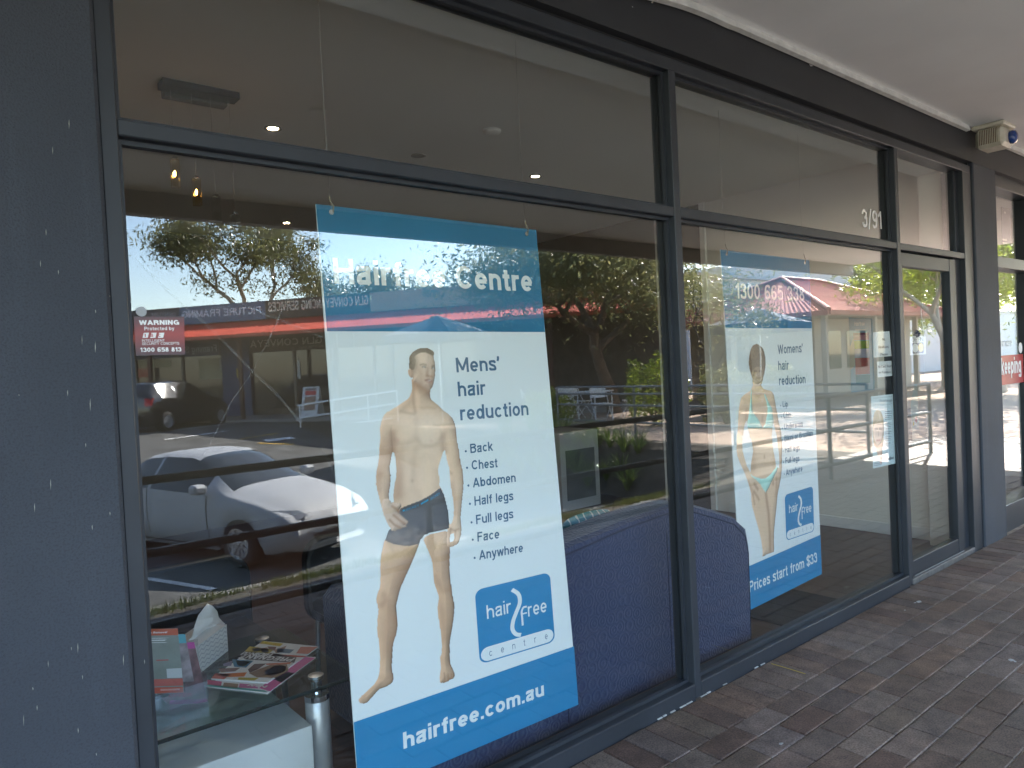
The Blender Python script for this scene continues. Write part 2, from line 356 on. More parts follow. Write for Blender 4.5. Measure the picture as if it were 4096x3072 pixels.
def text_flat(s, w, gap):
    """flat outline of a line of text: (points with a stroke number, faces, total width)"""
    x = 0; V = []; F = []; k = 0
    for ch in s:
        W, st = glyph(ch, w)
        for q in [r_ for q_ in st for r_ in at_corners(q_, w)]:
            v, f = stroke_faces(q, w); o = len(V)
            V += [(p[0]+x, p[1], k) for p in v]; F += [tuple(i+o for i in t) for t in f]; k += 1
        x += W+gap
    return V, F, x-gap
def put_text(mb, s, o, u, v, width, cap, lift=(0, 0, 0), w=.17, gap=.11):
    V, F, W = text_flat(s, w, gap); o, u, v = (np.array(q, float) for q in (o, u, v)); n = np.array(lift, float)
    nn = n/np.linalg.norm(n) if np.linalg.norm(n) else n
    mb.add([o+u*(p[0]/W*width)+v*(p[1]*cap)+n+nn*(.00004*(p[2] % 7)) for p in V], F)
def px_text(mb, pl, s, bl, br, tl=None, cap=None, w=.17, gap=.11, lift=.001):
    """text whose first letter's foot, last letter's foot and first letter's top are at photo pixels on plane pl"""
    a, b = pl.hit(bl), pl.hit(br); u = b-a; W = np.linalg.norm(u); u = u/W
    v = np.cross(pl.n, u); v = v/np.linalg.norm(v)
    if cap is None: cap = abs(np.dot(pl.hit(tl)-a, v))
    put_text(mb, s, a, u, v, W, cap, pl.n*lift, w, gap); return cap
def px_words(parent, name, m, pl, s, bl, br, tl=None, cap=None, w=.17, gap=.11, lift=.001):
    """a line of text on a plane, every word an object of its own"""
    a, b = pl.hit(bl), pl.hit(br); u = b-a; W = np.linalg.norm(u); u = u/W; v = np.cross(pl.n, u); v = v/np.linalg.norm(v)
    if cap is None: cap = abs(np.dot(pl.hit(tl)-a, v))
    tot = text_flat(s, w, gap)[2]; x = 0.0
    for wd in s.split(' '):
        ww = text_flat(wd, w, gap)[2]; mb = MB(); put_text(mb, wd, a+u*(x/tot*W), u, v, ww/tot*W, cap, pl.n*lift, w, gap); obj(name, mb, m, parent); x += ww+gap+.30+gap
    return cap
def px_poly(mb, pl, pts, lift=.0):
    P = [pl.hit(p, lift) for p in pts]; mb.add(P, [tuple(range(len(P)))])
def px_slab(mb, pl, pts, thick, lift=0.0):
    """a board with its face on the plane (lifted) and thickness behind it"""
    P = [pl.hit(p, lift) for p in pts]; mb.prism(P, -pl.n*thick)

# ------------------------------------------------------------------ shared materials
def render_mat(name, col):
    """fine-textured painted render with the odd darker patch"""
    m, N, L, b = principled(name); b.inputs['Roughness'].default_value = .82
    tc = N.new('ShaderNodeTexCoord')
    a = N.new('ShaderNodeTexNoise'); a.inputs['Scale'].default_value = 210; a.inputs['Detail'].default_value = 4; L.new(tc.outputs['Object'], a.inputs[0])
    c = N.new('ShaderNodeTexNoise'); c.inputs['Scale'].default_value = 2.2; c.inputs['Detail'].default_value = 5; L.new(tc.outputs['Object'], c.inputs[0])
    mp = N.new('ShaderNodeMapping'); mp.inputs['Scale'].default_value = (14, 14, .8); L.new(tc.outputs['Object'], mp.inputs[0])
    st = N.new('ShaderNodeTexNoise'); st.inputs['Scale'].default_value = 1.5; st.inputs['Detail'].default_value = 3; L.new(mp.outputs[0], st.inputs[0])
    def lerp(fac, c0, c1, lo, hi):
        r = N.new('ShaderNodeMapRange'); r.inputs[1].default_value = lo; r.inputs[2].default_value = hi; L.new(fac, r.inputs[0])
        x = N.new('ShaderNodeMix'); x.data_type = 'RGBA'; L.new(r.outputs[0], x.inputs[0])
        for s, q in ((6, c0), (7, c1)):
            if isinstance(q, tuple): x.inputs[s].default_value = (*q, 1)
            else: L.new(q, x.inputs[s])
        return x.outputs[2]
    k1 = lerp(c.outputs[0], tuple(x*.88 for x in col), tuple(x*1.12 for x in col), .3, .7)
    k2 = lerp(st.outputs[0], k1, tuple(x*1.15 for x in col), .55, .75)
    k3 = lerp(a.outputs[0], tuple(x*.72 for x in col), k2, .30, .52)
    L.new(k3, b.inputs['Base Color'])
    bp = N.new('ShaderNodeBump'); bp.inputs['Strength'].default_value = .75; bp.inputs['Distance'].default_value = .004; L.new(a.outputs[0], bp.inputs['Height']); L.new(bp.outputs[0], b.inputs['Normal'])
    return m
MAT = dict(
    wall=render_mat('slate_render', (.038, .044, .057)),
    fascia=mat('fascia_paint', (.021, .022, .025), .7, var=.14, vscale=3, bump=.06, bscale=120),
    frame=mat('frame_paint', (.027, .031, .038), .48, spec=.35, var=.12, vscale=5, bump=.03, bscale=40),
    gap=mat('gap_dark', (.012, .012, .014), .8),
    glass=sheet_glass('window_glass'),
    glass_green=sheet_glass('table_glass', (.80, .90, .86), 1.55),
    soffit=mat('soffit_paint', (.84, .84, .84), .8, var=.05, vscale=1.3, bump=.05, bscale=12),
    bead=mat('bead_paint', (.70, .69, .65), .6, var=.12, vscale=14),
    ceil=mat('ceiling_paint', (.78, .765, .73), .85, var=.03, vscale=.8),
    iwall=mat('wall_paint', (.78, .755, .70), .85, var=.03, vscale=.7),
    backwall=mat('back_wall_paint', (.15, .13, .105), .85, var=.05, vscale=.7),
    white=mat('white_paint', (.78, .78, .76), .5, var=.03),
    paper=mat('white_paper', (.80, .80, .79), .7),
    black=mat('black_plastic', (.015, .015, .017), .4),
    navy=None, chrome=mat('chrome', (.75, .76, .78), .12, 1.0), steel=mat('brushed_steel', (.55, .57, .60), .28, 1.0, var=.08, vscale=40),
    wire=mat('wire_steel', (.40, .39, .37), .4, .6),
    ink_dark=mat('ink_dark', (.03, .03, .035), .6), ink_red=mat('ink_red', (.42, .03, .03), .5),
    ink_slate=mat('ink_slate_blue', (.055, .135, .235), .5), ink_blue=mat('ink_blue', (.012, .215, .45), .5, var=.05, vscale=3),
    ink_blue_top=mat('ink_blue_top', (.010, .17, .32), .5, var=.05, vscale=3),
    board=mat('poster_white', (.80, .83, .84), .42), sealant=mat('sealant', (.42, .42, .41), .7, var=.15, vscale=60),
)

# ------------------------------------------------------------------ paving: bricks laid in a soldier course and then in rows along the frontage
def brick_mat():
    m, N, L, b = principled('paver'); b.inputs['Roughness'].default_value = .72
    oi = N.new('ShaderNodeObjectInfo'); tc = N.new('ShaderNodeTexCoord')
    cr = N.new('ShaderNodeValToRGB'); e = cr.color_ramp.elements
    pal = [(p_, tuple((1.40*q_[0]+(.03 if i_ % 3 == 1 else -.012), 1.20*q_[1]+(.022 if i_ % 3 == 1 else -.012), 1.03*q_[2]+(.018 if i_ % 3 == 1 else -.012)))) for i_, (p_, q_) in enumerate([(0, (.105, .082, .075)), (.16, (.125, .108, .100)), (.32, (.085, .072, .072)), (.46, (.140, .105, .088)), (.60, (.108, .094, .092)), (.74, (.092, .066, .060)), (.88, (.120, .102, .090)), (1, (.095, .083, .088))])]
    e[0].position, e[0].color = 0, (*pal[0][1], 1); e[1].position, e[1].color = 1, (*pal[-1][1], 1)
    for p, c in pal[1:-1]: q = e.new(p); q.color = (*c, 1)
    L.new(oi.outputs['Random'], cr.inputs[0])
    n = N.new('ShaderNodeTexNoise'); n.inputs['Scale'].default_value = 9; n.inputs['Detail'].default_value = 8; n.inputs['Roughness'].default_value = .65
    mp = N.new('ShaderNodeMapping'); ge = N.new('ShaderNodeNewGeometry'); L.new(ge.outputs['Position'], mp.inputs[0]); L.new(mp.outputs[0], n.inputs[0])
    n2 = N.new('ShaderNodeTexNoise'); n2.inputs['Scale'].default_value = 150; n2.inputs['Detail'].default_value = 6; L.new(mp.outputs[0], n2.inputs[0])
    n3 = N.new('ShaderNodeTexNoise'); n3.inputs['Scale'].default_value = 1.1; n3.inputs['Detail'].default_value = 4; L.new(mp.outputs[0], n3.inputs[0])
    def mulby(colr, fac, lo, hi, a, bb):
        r = N.new('ShaderNodeMapRange'); r.inputs[1].default_value = lo; r.inputs[2].default_value = hi; r.inputs[3].default_value = a; r.inputs[4].default_value = bb; L.new(fac, r.inputs[0])
        x = N.new('ShaderNodeVectorMath'); x.operation = 'SCALE'; L.new(colr, x.inputs[0]); L.new(r.outputs[0], x.inputs['Scale']); return x.outputs[0]
    k = mulby(cr.outputs[0], n.outputs[0], .3, .7, .55, 1.4)
    k = mulby(k, n2.outputs[0], .35, .62, .55, 1.12)
    k = mulby(k, n3.outputs[0], .35, .65, .82, 1.18)
    L.new(k, b.inputs['Base Color'])
    bp = N.new('ShaderNodeBump'); bp.inputs['Strength'].default_value = .5; bp.inputs['Distance'].default_value = .004; L.new(n2.outputs[0], bp.inputs['Height']); L.new(bp.outputs[0], b.inputs['Normal'])
    return m
MAT['paver'] = brick_mat()
MAT['sand'] = mat('joint_sand', (.30, .25, .21), .9, var=.55, vscale=6, bump=.3, bscale=200)
pav = obj('pavement', MB().box(-4, 13.2, -2.9, .3, -.30, -.0075), MAT['sand']); tag(pav, kind='structure')
def brick_mesh(lx, ly):
    V, F = rounded_box(-lx/2, lx/2, -ly/2, ly/2, -.06, 0, .0035); return V, F
BR = {}
for k, (lx, ly) in {'soldier': (.1135, .232), 'stretcher': (.2325, .1115)}.items():
    V, F = brick_mesh(lx, ly); me = bpy.data.meshes.new('brick'); me.from_pydata(V, [], F); me.update(); me.materials.append(MAT['paver']); BR[k] = (me, V, F)
spots = []
x = -3.9
while x < 13.1: spots.append(('soldier', x+.0585, -.1235, 0)); x += .117
row, y = 0, -.2415
while y > -2.88:
    x = -3.9+(.117 if row % 2 else 0)+random.uniform(-.015, .015)
    while x < 13.0: spots.append(('stretcher', x+.1175, y-.0585, row)); x += .2352+random.uniform(-.0006, .0006)
    y -= .117; row += 1
def px_of(P):
    q = ROT @ (np.array(P)-CAM); return (IW/2+FPX*q[0]/q[2], IH/2-FPX*q[1]/q[2], q[2])
seen, rest = [], []
for s in spots:
    px, py, d = px_of((s[1], s[2], 0)); ok = d > .3 and 900 < px < IW+90 and py < IH+140 and s[2] < 0
    (seen if ok else rest).append((d, s))
seen.sort(key=lambda q: q[0]); rest += seen[300:]; seen = seen[:300]
for d, (k, x, y, r) in seen:
    o = bpy.data.objects.new('brick', BR[k][0]); COL.objects.link(o); o.parent = pav
    o.location = (x, y, random.uniform(-.0018, .0012)); o.rotation_euler = (random.uniform(-.006, .006), random.uniform(-.004, .004), random.uniform(-.010, .010))
mb = MB()
for d, (k, x, y, r) in rest:
    z = random.uniform(-.0015, .001); a = random.uniform(-.006, .006); ca, sa = math.cos(a), math.sin(a)
    mb.add([(x+ca*p[0]-sa*p[1], y+sa*p[0]+ca*p[1], p[2]+z) for p in BR[k][1]], BR[k][2])
tag(obj('brick', mb, MAT['paver'], pav), kind='stuff')
# sealant crumbs along the sill, droppings and a straw on the bricks
mb = MB()
for px in [(2640, 2876), (2660, 2866), (2690, 2848), (2730, 2826), (2755, 2812), (2812, 2782), (2832, 2771), (3020, 2670), (3045, 2656), (2900, 2738)]:
    p = ground_hit(px); L_ = random.uniform(.01, .03)
    mb.bbox(p[0]-L_*.8, p[0]+L_*.8, -.009, -.0015, 0.0, random.uniform(.003, .007), .0015)
tag(obj('sealant_crumbs', mb, MAT['sealant'], pav), kind='stuff')
mb = MB()
for px, r in [((3676, 2408), .024), ((3660, 2412), .012), ((4046, 2642), .022), ((4060, 2648), .012), ((3620, 2442), .010), ((3124, 2977), .012)]:
    p = ground_hit(px); n = 9
    ring = [(p[0]+r*random.uniform(.6, 1.1)*math.cos(6.283*i/n), p[1]+.6*r*random.uniform(.6, 1.1)*math.sin(6.283*i/n), .0022) for i in range(n)]
    mb.add(ring+[(p[0], p[1], .0042)], [(i, (i+1) % n, n) for i in range(n)])
tag(obj('droppings', mb, MAT['sealant'], pav), kind='stuff')
a, b = ground_hit((3086, 2657)), ground_hit((3222, 2698))
st = obj('straw', MB().tube([(a[0], a[1], .003), ((a[0]+b[0])/2, (a[1]+b[1])/2, .004), (b[0], b[1], .003)], .0016, 6), mat('straw_yellow', (.42, .30, .04), .6))
tag(st, 'thin yellow straw lying in a joint of the brick paving', 'straw')

# ------------------------------------------------------------------ the shop's own walls
def wall_box(name, label, x0, x1, y0, y1, z0, z1, m, bev=.012):
    o = obj(name, MB().bbox(x0, x1, y0, y1, z0, z1, bev), m); return tag(o, label, 'wall')
left_wall = thing('rendered_wall', 'slate grey rendered wall with pale paint specks, beside the window with the coffee table', 'wall', (-.5, 0, 0))
obj('render', MB().bbox(-3.2, .381, -.014, .34, -.02, 2.99, .010), MAT['wall'], left_wall)
mb = MB(); wp = facing(-.0143)
for x, y, l in [(447, 805, 42), (341, 975, 34), (298, 1505, 30)]:
    q = C1([(x, y-l*.8), (x+3, y), (x, y+l*.8), (x-3, y-6)]); px_poly(mb, wp, q, .0006)
for x, y, l in [(262, 50, 30), (378, 105, 20), (619, 360, 16), (617, 590, 48), (531, 545, 40), (438, 888, 28), (584, 965, 56), (555, 1225, 18), (328, 1480, 46), (224, 1630, 40), (711, 262, 8), (123, 902, 7)]:
    q = C4([(x, y-l*.8), (x+3, y), (x, y+l*.8), (x-3, y-6)]); px_poly(mb, wp, q, .0006)
for x, y, l in [(597, 100, 24), (504, 880, 46), (312, 985, 30), (799, 960, 48), (534, 1070, 20), (240, 1268, 24), (153, 1350, 50), (506, 1415, 24), (213, 1145, 14), (624, 1570, 12), (462, 885, 16), (936, 970, 20), (712, 10, 16)]:
    q = C7([(x, y-l*.8), (x+3, y), (x, y+l*.8), (x-3, y-6)]); px_poly(mb, wp, q, .0006)
o = obj('paint_speck', mb, mat('paint_speck', (.26, .26, .21), .7, var=.3, vscale=30), left_wall); o['kind'] = 'stuff'
pier = thing('rendered_pier', 'narrow slate grey rendered pier between the shop door and the bookkeeping window', 'wall', (6.15, 0, 0))
obj('render', MB().bbox(5.925, 6.375, -.012, .30, -.02, 2.757, .008), MAT['wall'], pier)
beam = thing('fascia_beam', 'long charcoal painted fascia beam over the shop windows, under the white soffit', 'beam', (3, 0, 2.75))
obj('board', MB().box(.381, 13.2, -.006, .30, 2.757, 2.99), MAT['fascia'], beam)
obj('shadow_gap', MB().box(.381, 5.925, .035, .12, 2.727, 2.757), MAT['gap'], beam)
mb = MB(); fp = facing(-.0063)
for q in (C2([(2010, 8), (2020, 10), (2016, 22), (2004, 18)]), C3([(815, 415), (832, 420), (845, 428), (826, 430)]), C3([(780, 372), (792, 376), (788, 382)]), C2([(1880, 40), (1890, 46), (1884, 48)])):
    px_poly(mb, fp, q, .0006)
o = obj('paint_chip', mb, MAT['bead'], beam); o['kind'] = 'stuff'

# ------------------------------------------------------------------ canopy over the footpath
can = thing('canopy', 'flat white lined canopy over the brick footpath with a cream cover bead', 'canopy', (4, -2, 2.98))
CAN_Y = -4.35
obj('soffit', MB().box(-4.5, 13.2, CAN_Y+.12, -.0065, 2.985, 3.03), MAT['soffit'], can)
# cover bead in the corner; its first stretch has come loose and hangs down
mb = MB(); P = []
xs = np.concatenate([np.linspace(-4.4, 1.8, 5), np.linspace(1.9, 3.1, 26), np.linspace(3.2, 5.8, 6)])
for x in xs:
    s = max(0, 1-abs((x-2.28)/.55))**1.4*.048+.004*math.sin(x*9)*(1 if 1.9 < x < 3 else 0); P.append((x, -.026-s*.35, 2.966-s))
prof = [(-.019, -.016), (-.012, .019), (.020, .019), (.020, -.006), (.008, -.019)]
V = [(p[0], p[1]+a, p[2]+b) for p in P for a, b in prof]; k = len(prof)
mb.add(V, [(i*k+j, i*k+(j+1) % k, (i+1)*k+(j+1) % k, (i+1)*k+j) for i in range(len(P)-1) for j in range(k)]+[tuple(range(k)), tuple((len(P)-1)*k+j for j in range(k))])
obj('cover_bead', mb, MAT['bead'], can)
obj('cover_bead', MB().prism([(6.10, -.026+a, 2.966+b) for a, b in prof], (7.1, 0, 0)), MAT['bead'], can)
obj('rust_flake', MB().add([(2.02+.03*i, -.05-.004*(i % 2), 2.976-.010*math.sin(i)) for i in range(9)]+[(2.02+.03*i, -.072, 2.9835) for i in range(9)], [(i, i+1, 10+i, 9+i) for i in range(8)]), mat('rust', (.22, .075, .03), .9, var=.5, vscale=30), can)
obj('edge_beam', MB().box(-4.5, 13.2, CAN_Y, CAN_Y+.12, 2.80, 3.16), mat('edge_beam_paint', (.33, .31, .28), .6, var=.06), can)
obj('roof_sheet', MB().box(-4.5, 13.2, CAN_Y+.12, .3, 3.03, 3.10), mat('roof_sheet', (.35, .35, .36), .5), can)
obj('downlight', MB().lathe([(.055, 0), (.055, .012), (.03, .016)], (1.9, -1.9, 2.968), 20), MAT['white'], can)

# alarm siren
si = thing('alarm_siren', 'yellowed white alarm siren box with brown louvres and a blue strobe under the soffit', 'siren', (5.97, -.13, 2.82))
m_case = mat('siren_plastic', (.62, .56, .44), .5, var=.10, vscale=20, col2=(.68, .64, .54))
obj('base_plate', MB().bbox(5.85, 6.09, -.235, -.03, 2.955, 2.984, .008), m_case, si)
V, F = rounded_box(5.868, 6.075, -.222, -.045, 2.822, 2.956, .022)
case = obj('case', MB().add(V, F), m_case, si)
obj('louvre_recess', MB().box(5.8665, 5.869, -.185, -.07, 2.845, 2.945), mat('louvre_dust', (.15, .085, .04), .9, var=.4, vscale=90), case)
for i in range(11):
    y = -.182+i*.0108
    obj('louvre_slat', MB().box(5.862, 5.8665, y, y+.0038, 2.843, 2.947), m_case, case)
sb = obj('strobe', MB().lathe([(.047, 0), (.047, -.018), (.040, -.034), (.022, -.042), (.0, -.044)], (6.005, -.2225, 2.885), 24, 'y'), mat('strobe_blue', (.012, .05, .24), .15, coat=.6), si, smooth=True)

# ------------------------------------------------------------------ shop window: steel frame and panes
win = thing('shop_window', 'large charcoal steel framed shop window of four panes with hanging posters behind', 'window', (2.5, 0, 0))
def bar(name, x0, x1, z0, z1, y0=0.0, y1=.105, parent=None, b=.003):
    return obj(name, MB().bbox(x0, x1, y0, y1, z0, z1, b), MAT['frame'], parent or win)
bar('jamb', .3815, .420, 0, 2.757, .0)
bar('mullion', 2.5345, 2.5785, .0, 2.676)
bar('mullion', 4.676, 4.722, .0, 2.676)
bar('head', .420, 5.90, 2.676, 2.727)
for x0, x1, n in ((.420, 2.5345, 'a'), (2.5785, 4.676, 'b')):
    bar('transom', x0, x1, 2.062, 2.102, .002)
    s = bar('sill', x0, x1, -.02, .065, -.002)
for x0, x1 in ((.420, 2.5345), (2.5785, 4.676)):
    for z0, z1 in ((.065, 2.062), (2.102, 2.676)):
        p = obj('pane', MB().box(x0-.004, x1+.004, .049, .055, z0-.004, z1+.004), MAT['glass'], win)
        mb = MB(); t = .013
        mb.box(x0, x1, .032, .0488, z0, z0+t); mb.box(x0, x1, .032, .0488, z1-t, z1); mb.box(x0, x0+t, .032, .0488, z0+t, z1-t); mb.box(x1-t, x1, .032, .0488, z0+t, z1-t)
        obj('glazing_bead', mb, MAT['frame'], p)
        if z0 < 1 and x0 < 1: pane_main = p
# scratches and old tape marks on the big pane
gp = facing(.0489); mb = MB()
def scratch(pts, n=2, spread=6, w=1.1):
    for k in range(n):
        o = [random.uniform(-spread, spread) for _ in range(2)]; q = [(x+o[0]*(.4+i % 2), y+o[1]) for i, (x, y) in enumerate(pts)]
        for i in range(len(q)-1):
            a, b = np.array(q[i]), np.array(q[i+1]); t = (b-a)/np.linalg.norm(b-a); nn = np.array([-t[1], t[0]])*w
            px_poly(mb, gp, C4([a+nn, b+nn, b-nn, a-nn]), .0003)
scratch([(880, 10), (1010, 150), (1160, 290), (1380, 480), (1640, 750), (1800, 900), (1900, 1020), (1960, 1085)], 3, 9)
scratch([(1850, 290), (1790, 440), (1640, 745), (1500, 940), (1400, 1140), (1320, 1290)], 2, 5)
scratch([(1560, 310), (1740, 390), (1900, 450), (2090, 530)], 2, 6)
scratch([(2080, 1230), (2130, 1340), (2175, 1440)], 2, 6)
scratch([(1890, 1010), (2030, 930), (2130, 880)], 1, 4)
obj('scratch', mb, faint('scratch', (.72, .74, .72), .16), pane_main)['kind'] = 'stuff'

# ------------------------------------------------------------------ door with its highlight
dr = thing('shop_door', 'charcoal framed glass shop door with a hanging open sign', 'door', (5.2, 0, 0))
bar('frame_jamb', 5.755, 5.905, -.02, 2.676, .0, .12, dr); bar('frame_jamb', 5.905, 5.925, -.02, 2.757, .018, .12, dr)
bar('stop', 5.630, 5.755, -.02, 2.062, .036, .12, dr); bar('stop', 5.700, 5.755, 2.102, 2.676, .036, .12, dr)
bar('transom', 4.722, 5.755, 2.062, 2.102, .002, .105, dr)
bar('stile', 4.726, 4.778, .038, 2.050, .018, .075, dr); bar('stile', 5.520, 5.622, .038, 2.050, .018, .075, dr)
bar('rail', 4.778, 5.520, 1.965, 2.050, .020, .074, dr); bar('rail', 4.778, 5.520, .038, .128, .020, .074, dr)
obj('pane', MB().box(4.774, 5.524, .046, .052, .124, 1.969), MAT['glass'], dr)
obj('pane', MB().box(4.718, 5.704, .049, .055, 2.098, 2.680), MAT['glass'], dr)
obj('threshold', MB().bbox(4.722, 5.755, -.002, .16, -.02, .030, .004), mat('threshold', (.10, .095, .09), .6, var=.3, vscale=30), dr)
obj('door_seal', MB().box(4.80, 5.60, .015, .018, .032, .0345), MAT['sealant'], dr)

# ------------------------------------------------------------------ the next shop's window beyond the pier
nx = thing('shop_window', 'dark framed window of the bookkeeping office with red banner beyond the pier', 'window', (7.5, 0, 0))
NY = .10
for x0, x1, z0, z1 in ((6.375, 6.40, -.02, 2.757), (7.36, 7.41, .22, 2.757), (9.2, 9.26, -.02, 2.757)):
    bar('jamb', x0, x1, z0, z1, .03, .16, nx)
bar('sill', 6.40, 9.2, -.02, .20, .03, .16, nx); bar('transom', 6.40, 9.2, 2.045, 2.13, .03, .16, nx); bar('head', 6.40, 9.2, 2.66, 2.757, .03, .16, nx)
obj('pane', MB().box(6.39, 9.2, NY, NY+.006, .19, 2.05), MAT['glass'], nx); obj('pane', MB().box(6.39, 9.2, NY, NY+.006, 2.12, 2.67), MAT['glass'], nx)
o = obj('rendered_wall', MB().bbox(9.265, 13.2, -.012, .3, -.02, 2.757, .008), MAT['wall']); tag(o, 'slate grey rendered wall at the far end of the shop row', 'wall')

# ------------------------------------------------------------------ printed figures: soft-shaded pictures carried as ink on a fine grid
def inside(poly, X, Y):
    c = np.zeros(X.shape, bool); n = len(poly)
    for i in range(n):
        x0, y0 = poly[i]; x1, y1 = poly[i-1]
        m = ((y0 > Y) != (y1 > Y)); d = (y1-y0) if abs(y1-y0) > 1e-9 else 1e-9
        c ^= m & (X < (x1-x0)*(Y-y0)/d+x0)
    return c
def edge_dist(poly, X, Y):
    d = np.full(X.shape, 1e9); n = len(poly)
    for i in range(n):
        a = np.array(poly[i-1]); b = np.array(poly[i]); ab = b-a; L2 = max(1e-9, ab @ ab)
        t = np.clip(((X-a[0])*ab[0]+(Y-a[1])*ab[1])/L2, 0, 1)
        d = np.minimum(d, np.hypot(X-a[0]-t*ab[0], Y-a[1]-t*ab[1]))
    return d
def seg_dist(pts, X, Y):
    d = np.full(X.shape, 1e9)
    for i in range(len(pts)-1):
        a = np.array(pts[i]); b = np.array(pts[i+1]); ab = b-a; L2 = max(1e-9, ab @ ab)
        t = np.clip(((X-a[0])*ab[0]+(Y-a[1])*ab[1])/L2, 0, 1); d = np.minimum(d, np.hypot(X-a[0]-t*ab[0], Y-a[1]-t*ab[1]))
    return d
def catmull(P, n=4):
    out = []; m = len(P)
    for i in range(m):
        a, b, c, d = (np.array(P[(i+k) % m], float) for k in (-1, 0, 1, 2))
        for j in range(n):
            t = j/n; out.append(tuple(.5*((2*b)+(c-a)*t+(2*a-5*b+4*c-d)*t*t+(3*b-a-3*c+d)*t**3)))
    return out
class Print:
    """a picture drawn in poster coordinates (metres), turned into a coloured grid mesh"""
    def __init__(s, pl, step): s.pl, s.step, s.parts = pl, step, []
    def uv(s, pts): return [(float((s.pl.hit(p)-s.pl.o) @ s.pl.u), float((s.pl.hit(p)-s.pl.o) @ s.pl.v)) for p in pts]
    def grid(s, polys):
        A = np.array([q for P in polys for q in P]); lo, hi = A.min(0)-.006, A.max(0)+.006
        s.nx, s.ny = int((hi[0]-lo[0])/s.step)+1, int((hi[1]-lo[1])/s.step)+1
        s.X, s.Y = np.meshgrid(lo[0]+np.arange(s.nx)*s.step, lo[1]+np.arange(s.ny)*s.step)
        s.C = np.zeros(s.X.shape+(3,)); s.A = np.zeros(s.X.shape, bool)
        s.noise = rng.normal(0, 1, s.X.shape)
        for _ in range(3): s.noise = (s.noise+np.roll(s.noise, 1, 0)+np.roll(s.noise, 1, 1)+np.roll(s.noise, (1, 1), (0, 1)))/4
    def fill(s, poly, col, r=.03, dark=.55, light=(-.5, .35), amt=.35):
        """fill, rounded by shading off towards the outline with the light from one side"""
        m = inside(poly, s.X, s.Y); d = np.where(m, edge_dist(poly, s.X, s.Y), 0)
        h = np.sqrt(np.clip(1-(1-np.clip(d/r, 0, 1))**2, 0, 1)); gy, gx = np.gradient(h*r, s.step)
        sh = dark+(1-dark)*h**.8+amt*(gx*-light[0]+gy*-light[1])
        s.C[m] = (np.array(col)*np.clip(sh, .25, 1.25)[..., None])[m]; s.A |= m; return m
    def flat(s, poly, col): m = inside(poly, s.X, s.Y); s.C[m] = col; s.A |= m; return m
    def cut(s, poly): s.A &= ~inside(poly, s.X, s.Y)
    def line(s, pts, col, width, k=1.0, only=None):
        a = np.exp(-(seg_dist(pts, s.X, s.Y)/width)**2)*k*(s.A if only is None else only); s.C[:] = s.C*(1-a[..., None])+np.array(col)*a[..., None]
    def blob(s, c, col, rx, ry, k=1.0):
        a = np.exp(-((s.X-c[0])/rx)**2-((s.Y-c[1])/ry)**2)*k*s.A; s.C[:] = s.C*(1-a[..., None])+np.array(col)*a[..., None]
    def mesh(s, lift):
        idx = -np.ones(s.X.shape, int); use = np.zeros(s.X.shape, bool); q = s.A[:-1, :-1] & s.A[1:, :-1] & s.A[:-1, 1:] & s.A[1:, 1:]
        for a, b in ((0, 0), (1, 0), (0, 1), (1, 1)): use[a:a+q.shape[0], b:b+q.shape[1]] |= q
        idx[use] = np.arange(use.sum()); mb = MB()
        P = s.pl.o+s.X[use][:, None]*s.pl.u+s.Y[use][:, None]*s.pl.v+s.pl.n*lift
        j, i = np.nonzero(q); mb.v = [tuple(p) for p in P.tolist()]; mb.f = list(zip(idx[j, i].tolist(), idx[j, i+1].tolist(), idx[j+1, i+1].tolist(), idx[j+1, i].tolist()))
        c = np.clip(s.C[use]*(1+.035*s.noise[use][:, None]), 0, 1); mb.col = np.concatenate([c, np.ones((len(c), 1))], 1); return mb
INK = print_mat('printed_ink')
SKIN, SKIN2, SHADE = (.84, .565, .385), (.70, .435, .275), (.40, .20, .11)

def poster_root(label, pl, corners, holes, hooks_z=2.9):
    P = [pl.hit(c) for c in corners]; c = sum(P)/4; root = thing('hanging_poster', label, 'poster', (c[0], c[1], min(p[2] for p in P)), 'posters hung on wires behind the shop window')
    obj('board', MB().prism([p for p in P], -pl.n*.004), MAT['board'], root)
    for h in holes:
        p = pl.hit(h, .001); o = obj('eyelet', MB().lathe([(.0045, 0), (.0085, 0), (.0085, .0015), (.0045, .0015)], (p[0], p[1]-.0015, p[2]), 14, 'y'), MAT['chrome'], root)
        top = (p[0], p[1]+.012, hooks_z)
        obj('wire', MB().tube([(p[0], p[1]-.003, p[2]), (p[0]+.002, p[1]+.002, p[2]+.035), (p[0], p[1]+.006, p[2]+.07), (p[0], p[1]+.012, p[2]+.3), top], .0006, 5), MAT['wire'], root)
        obj('hook', MB().tube([(p[0]+.006, p[1], p[2]-.001), (p[0]+.007, p[1]-.004, p[2]+.02), (p[0]-.002, p[1]-.002, p[2]+.032), (p[0]-.005, p[1], p[2]+.05)], .0022, 6), mat('hook_brass', (.20, .16, .10), .4, .7), root)
        obj('hook', MB().tube([(top[0], top[1], hooks_z), (top[0], top[1], hooks_z-.05), (top[0]+.012, top[1], hooks_z-.065), (top[0]-.006, top[1], hooks_z-.09)], .003, 6), MAT['wire'], root)
    return root
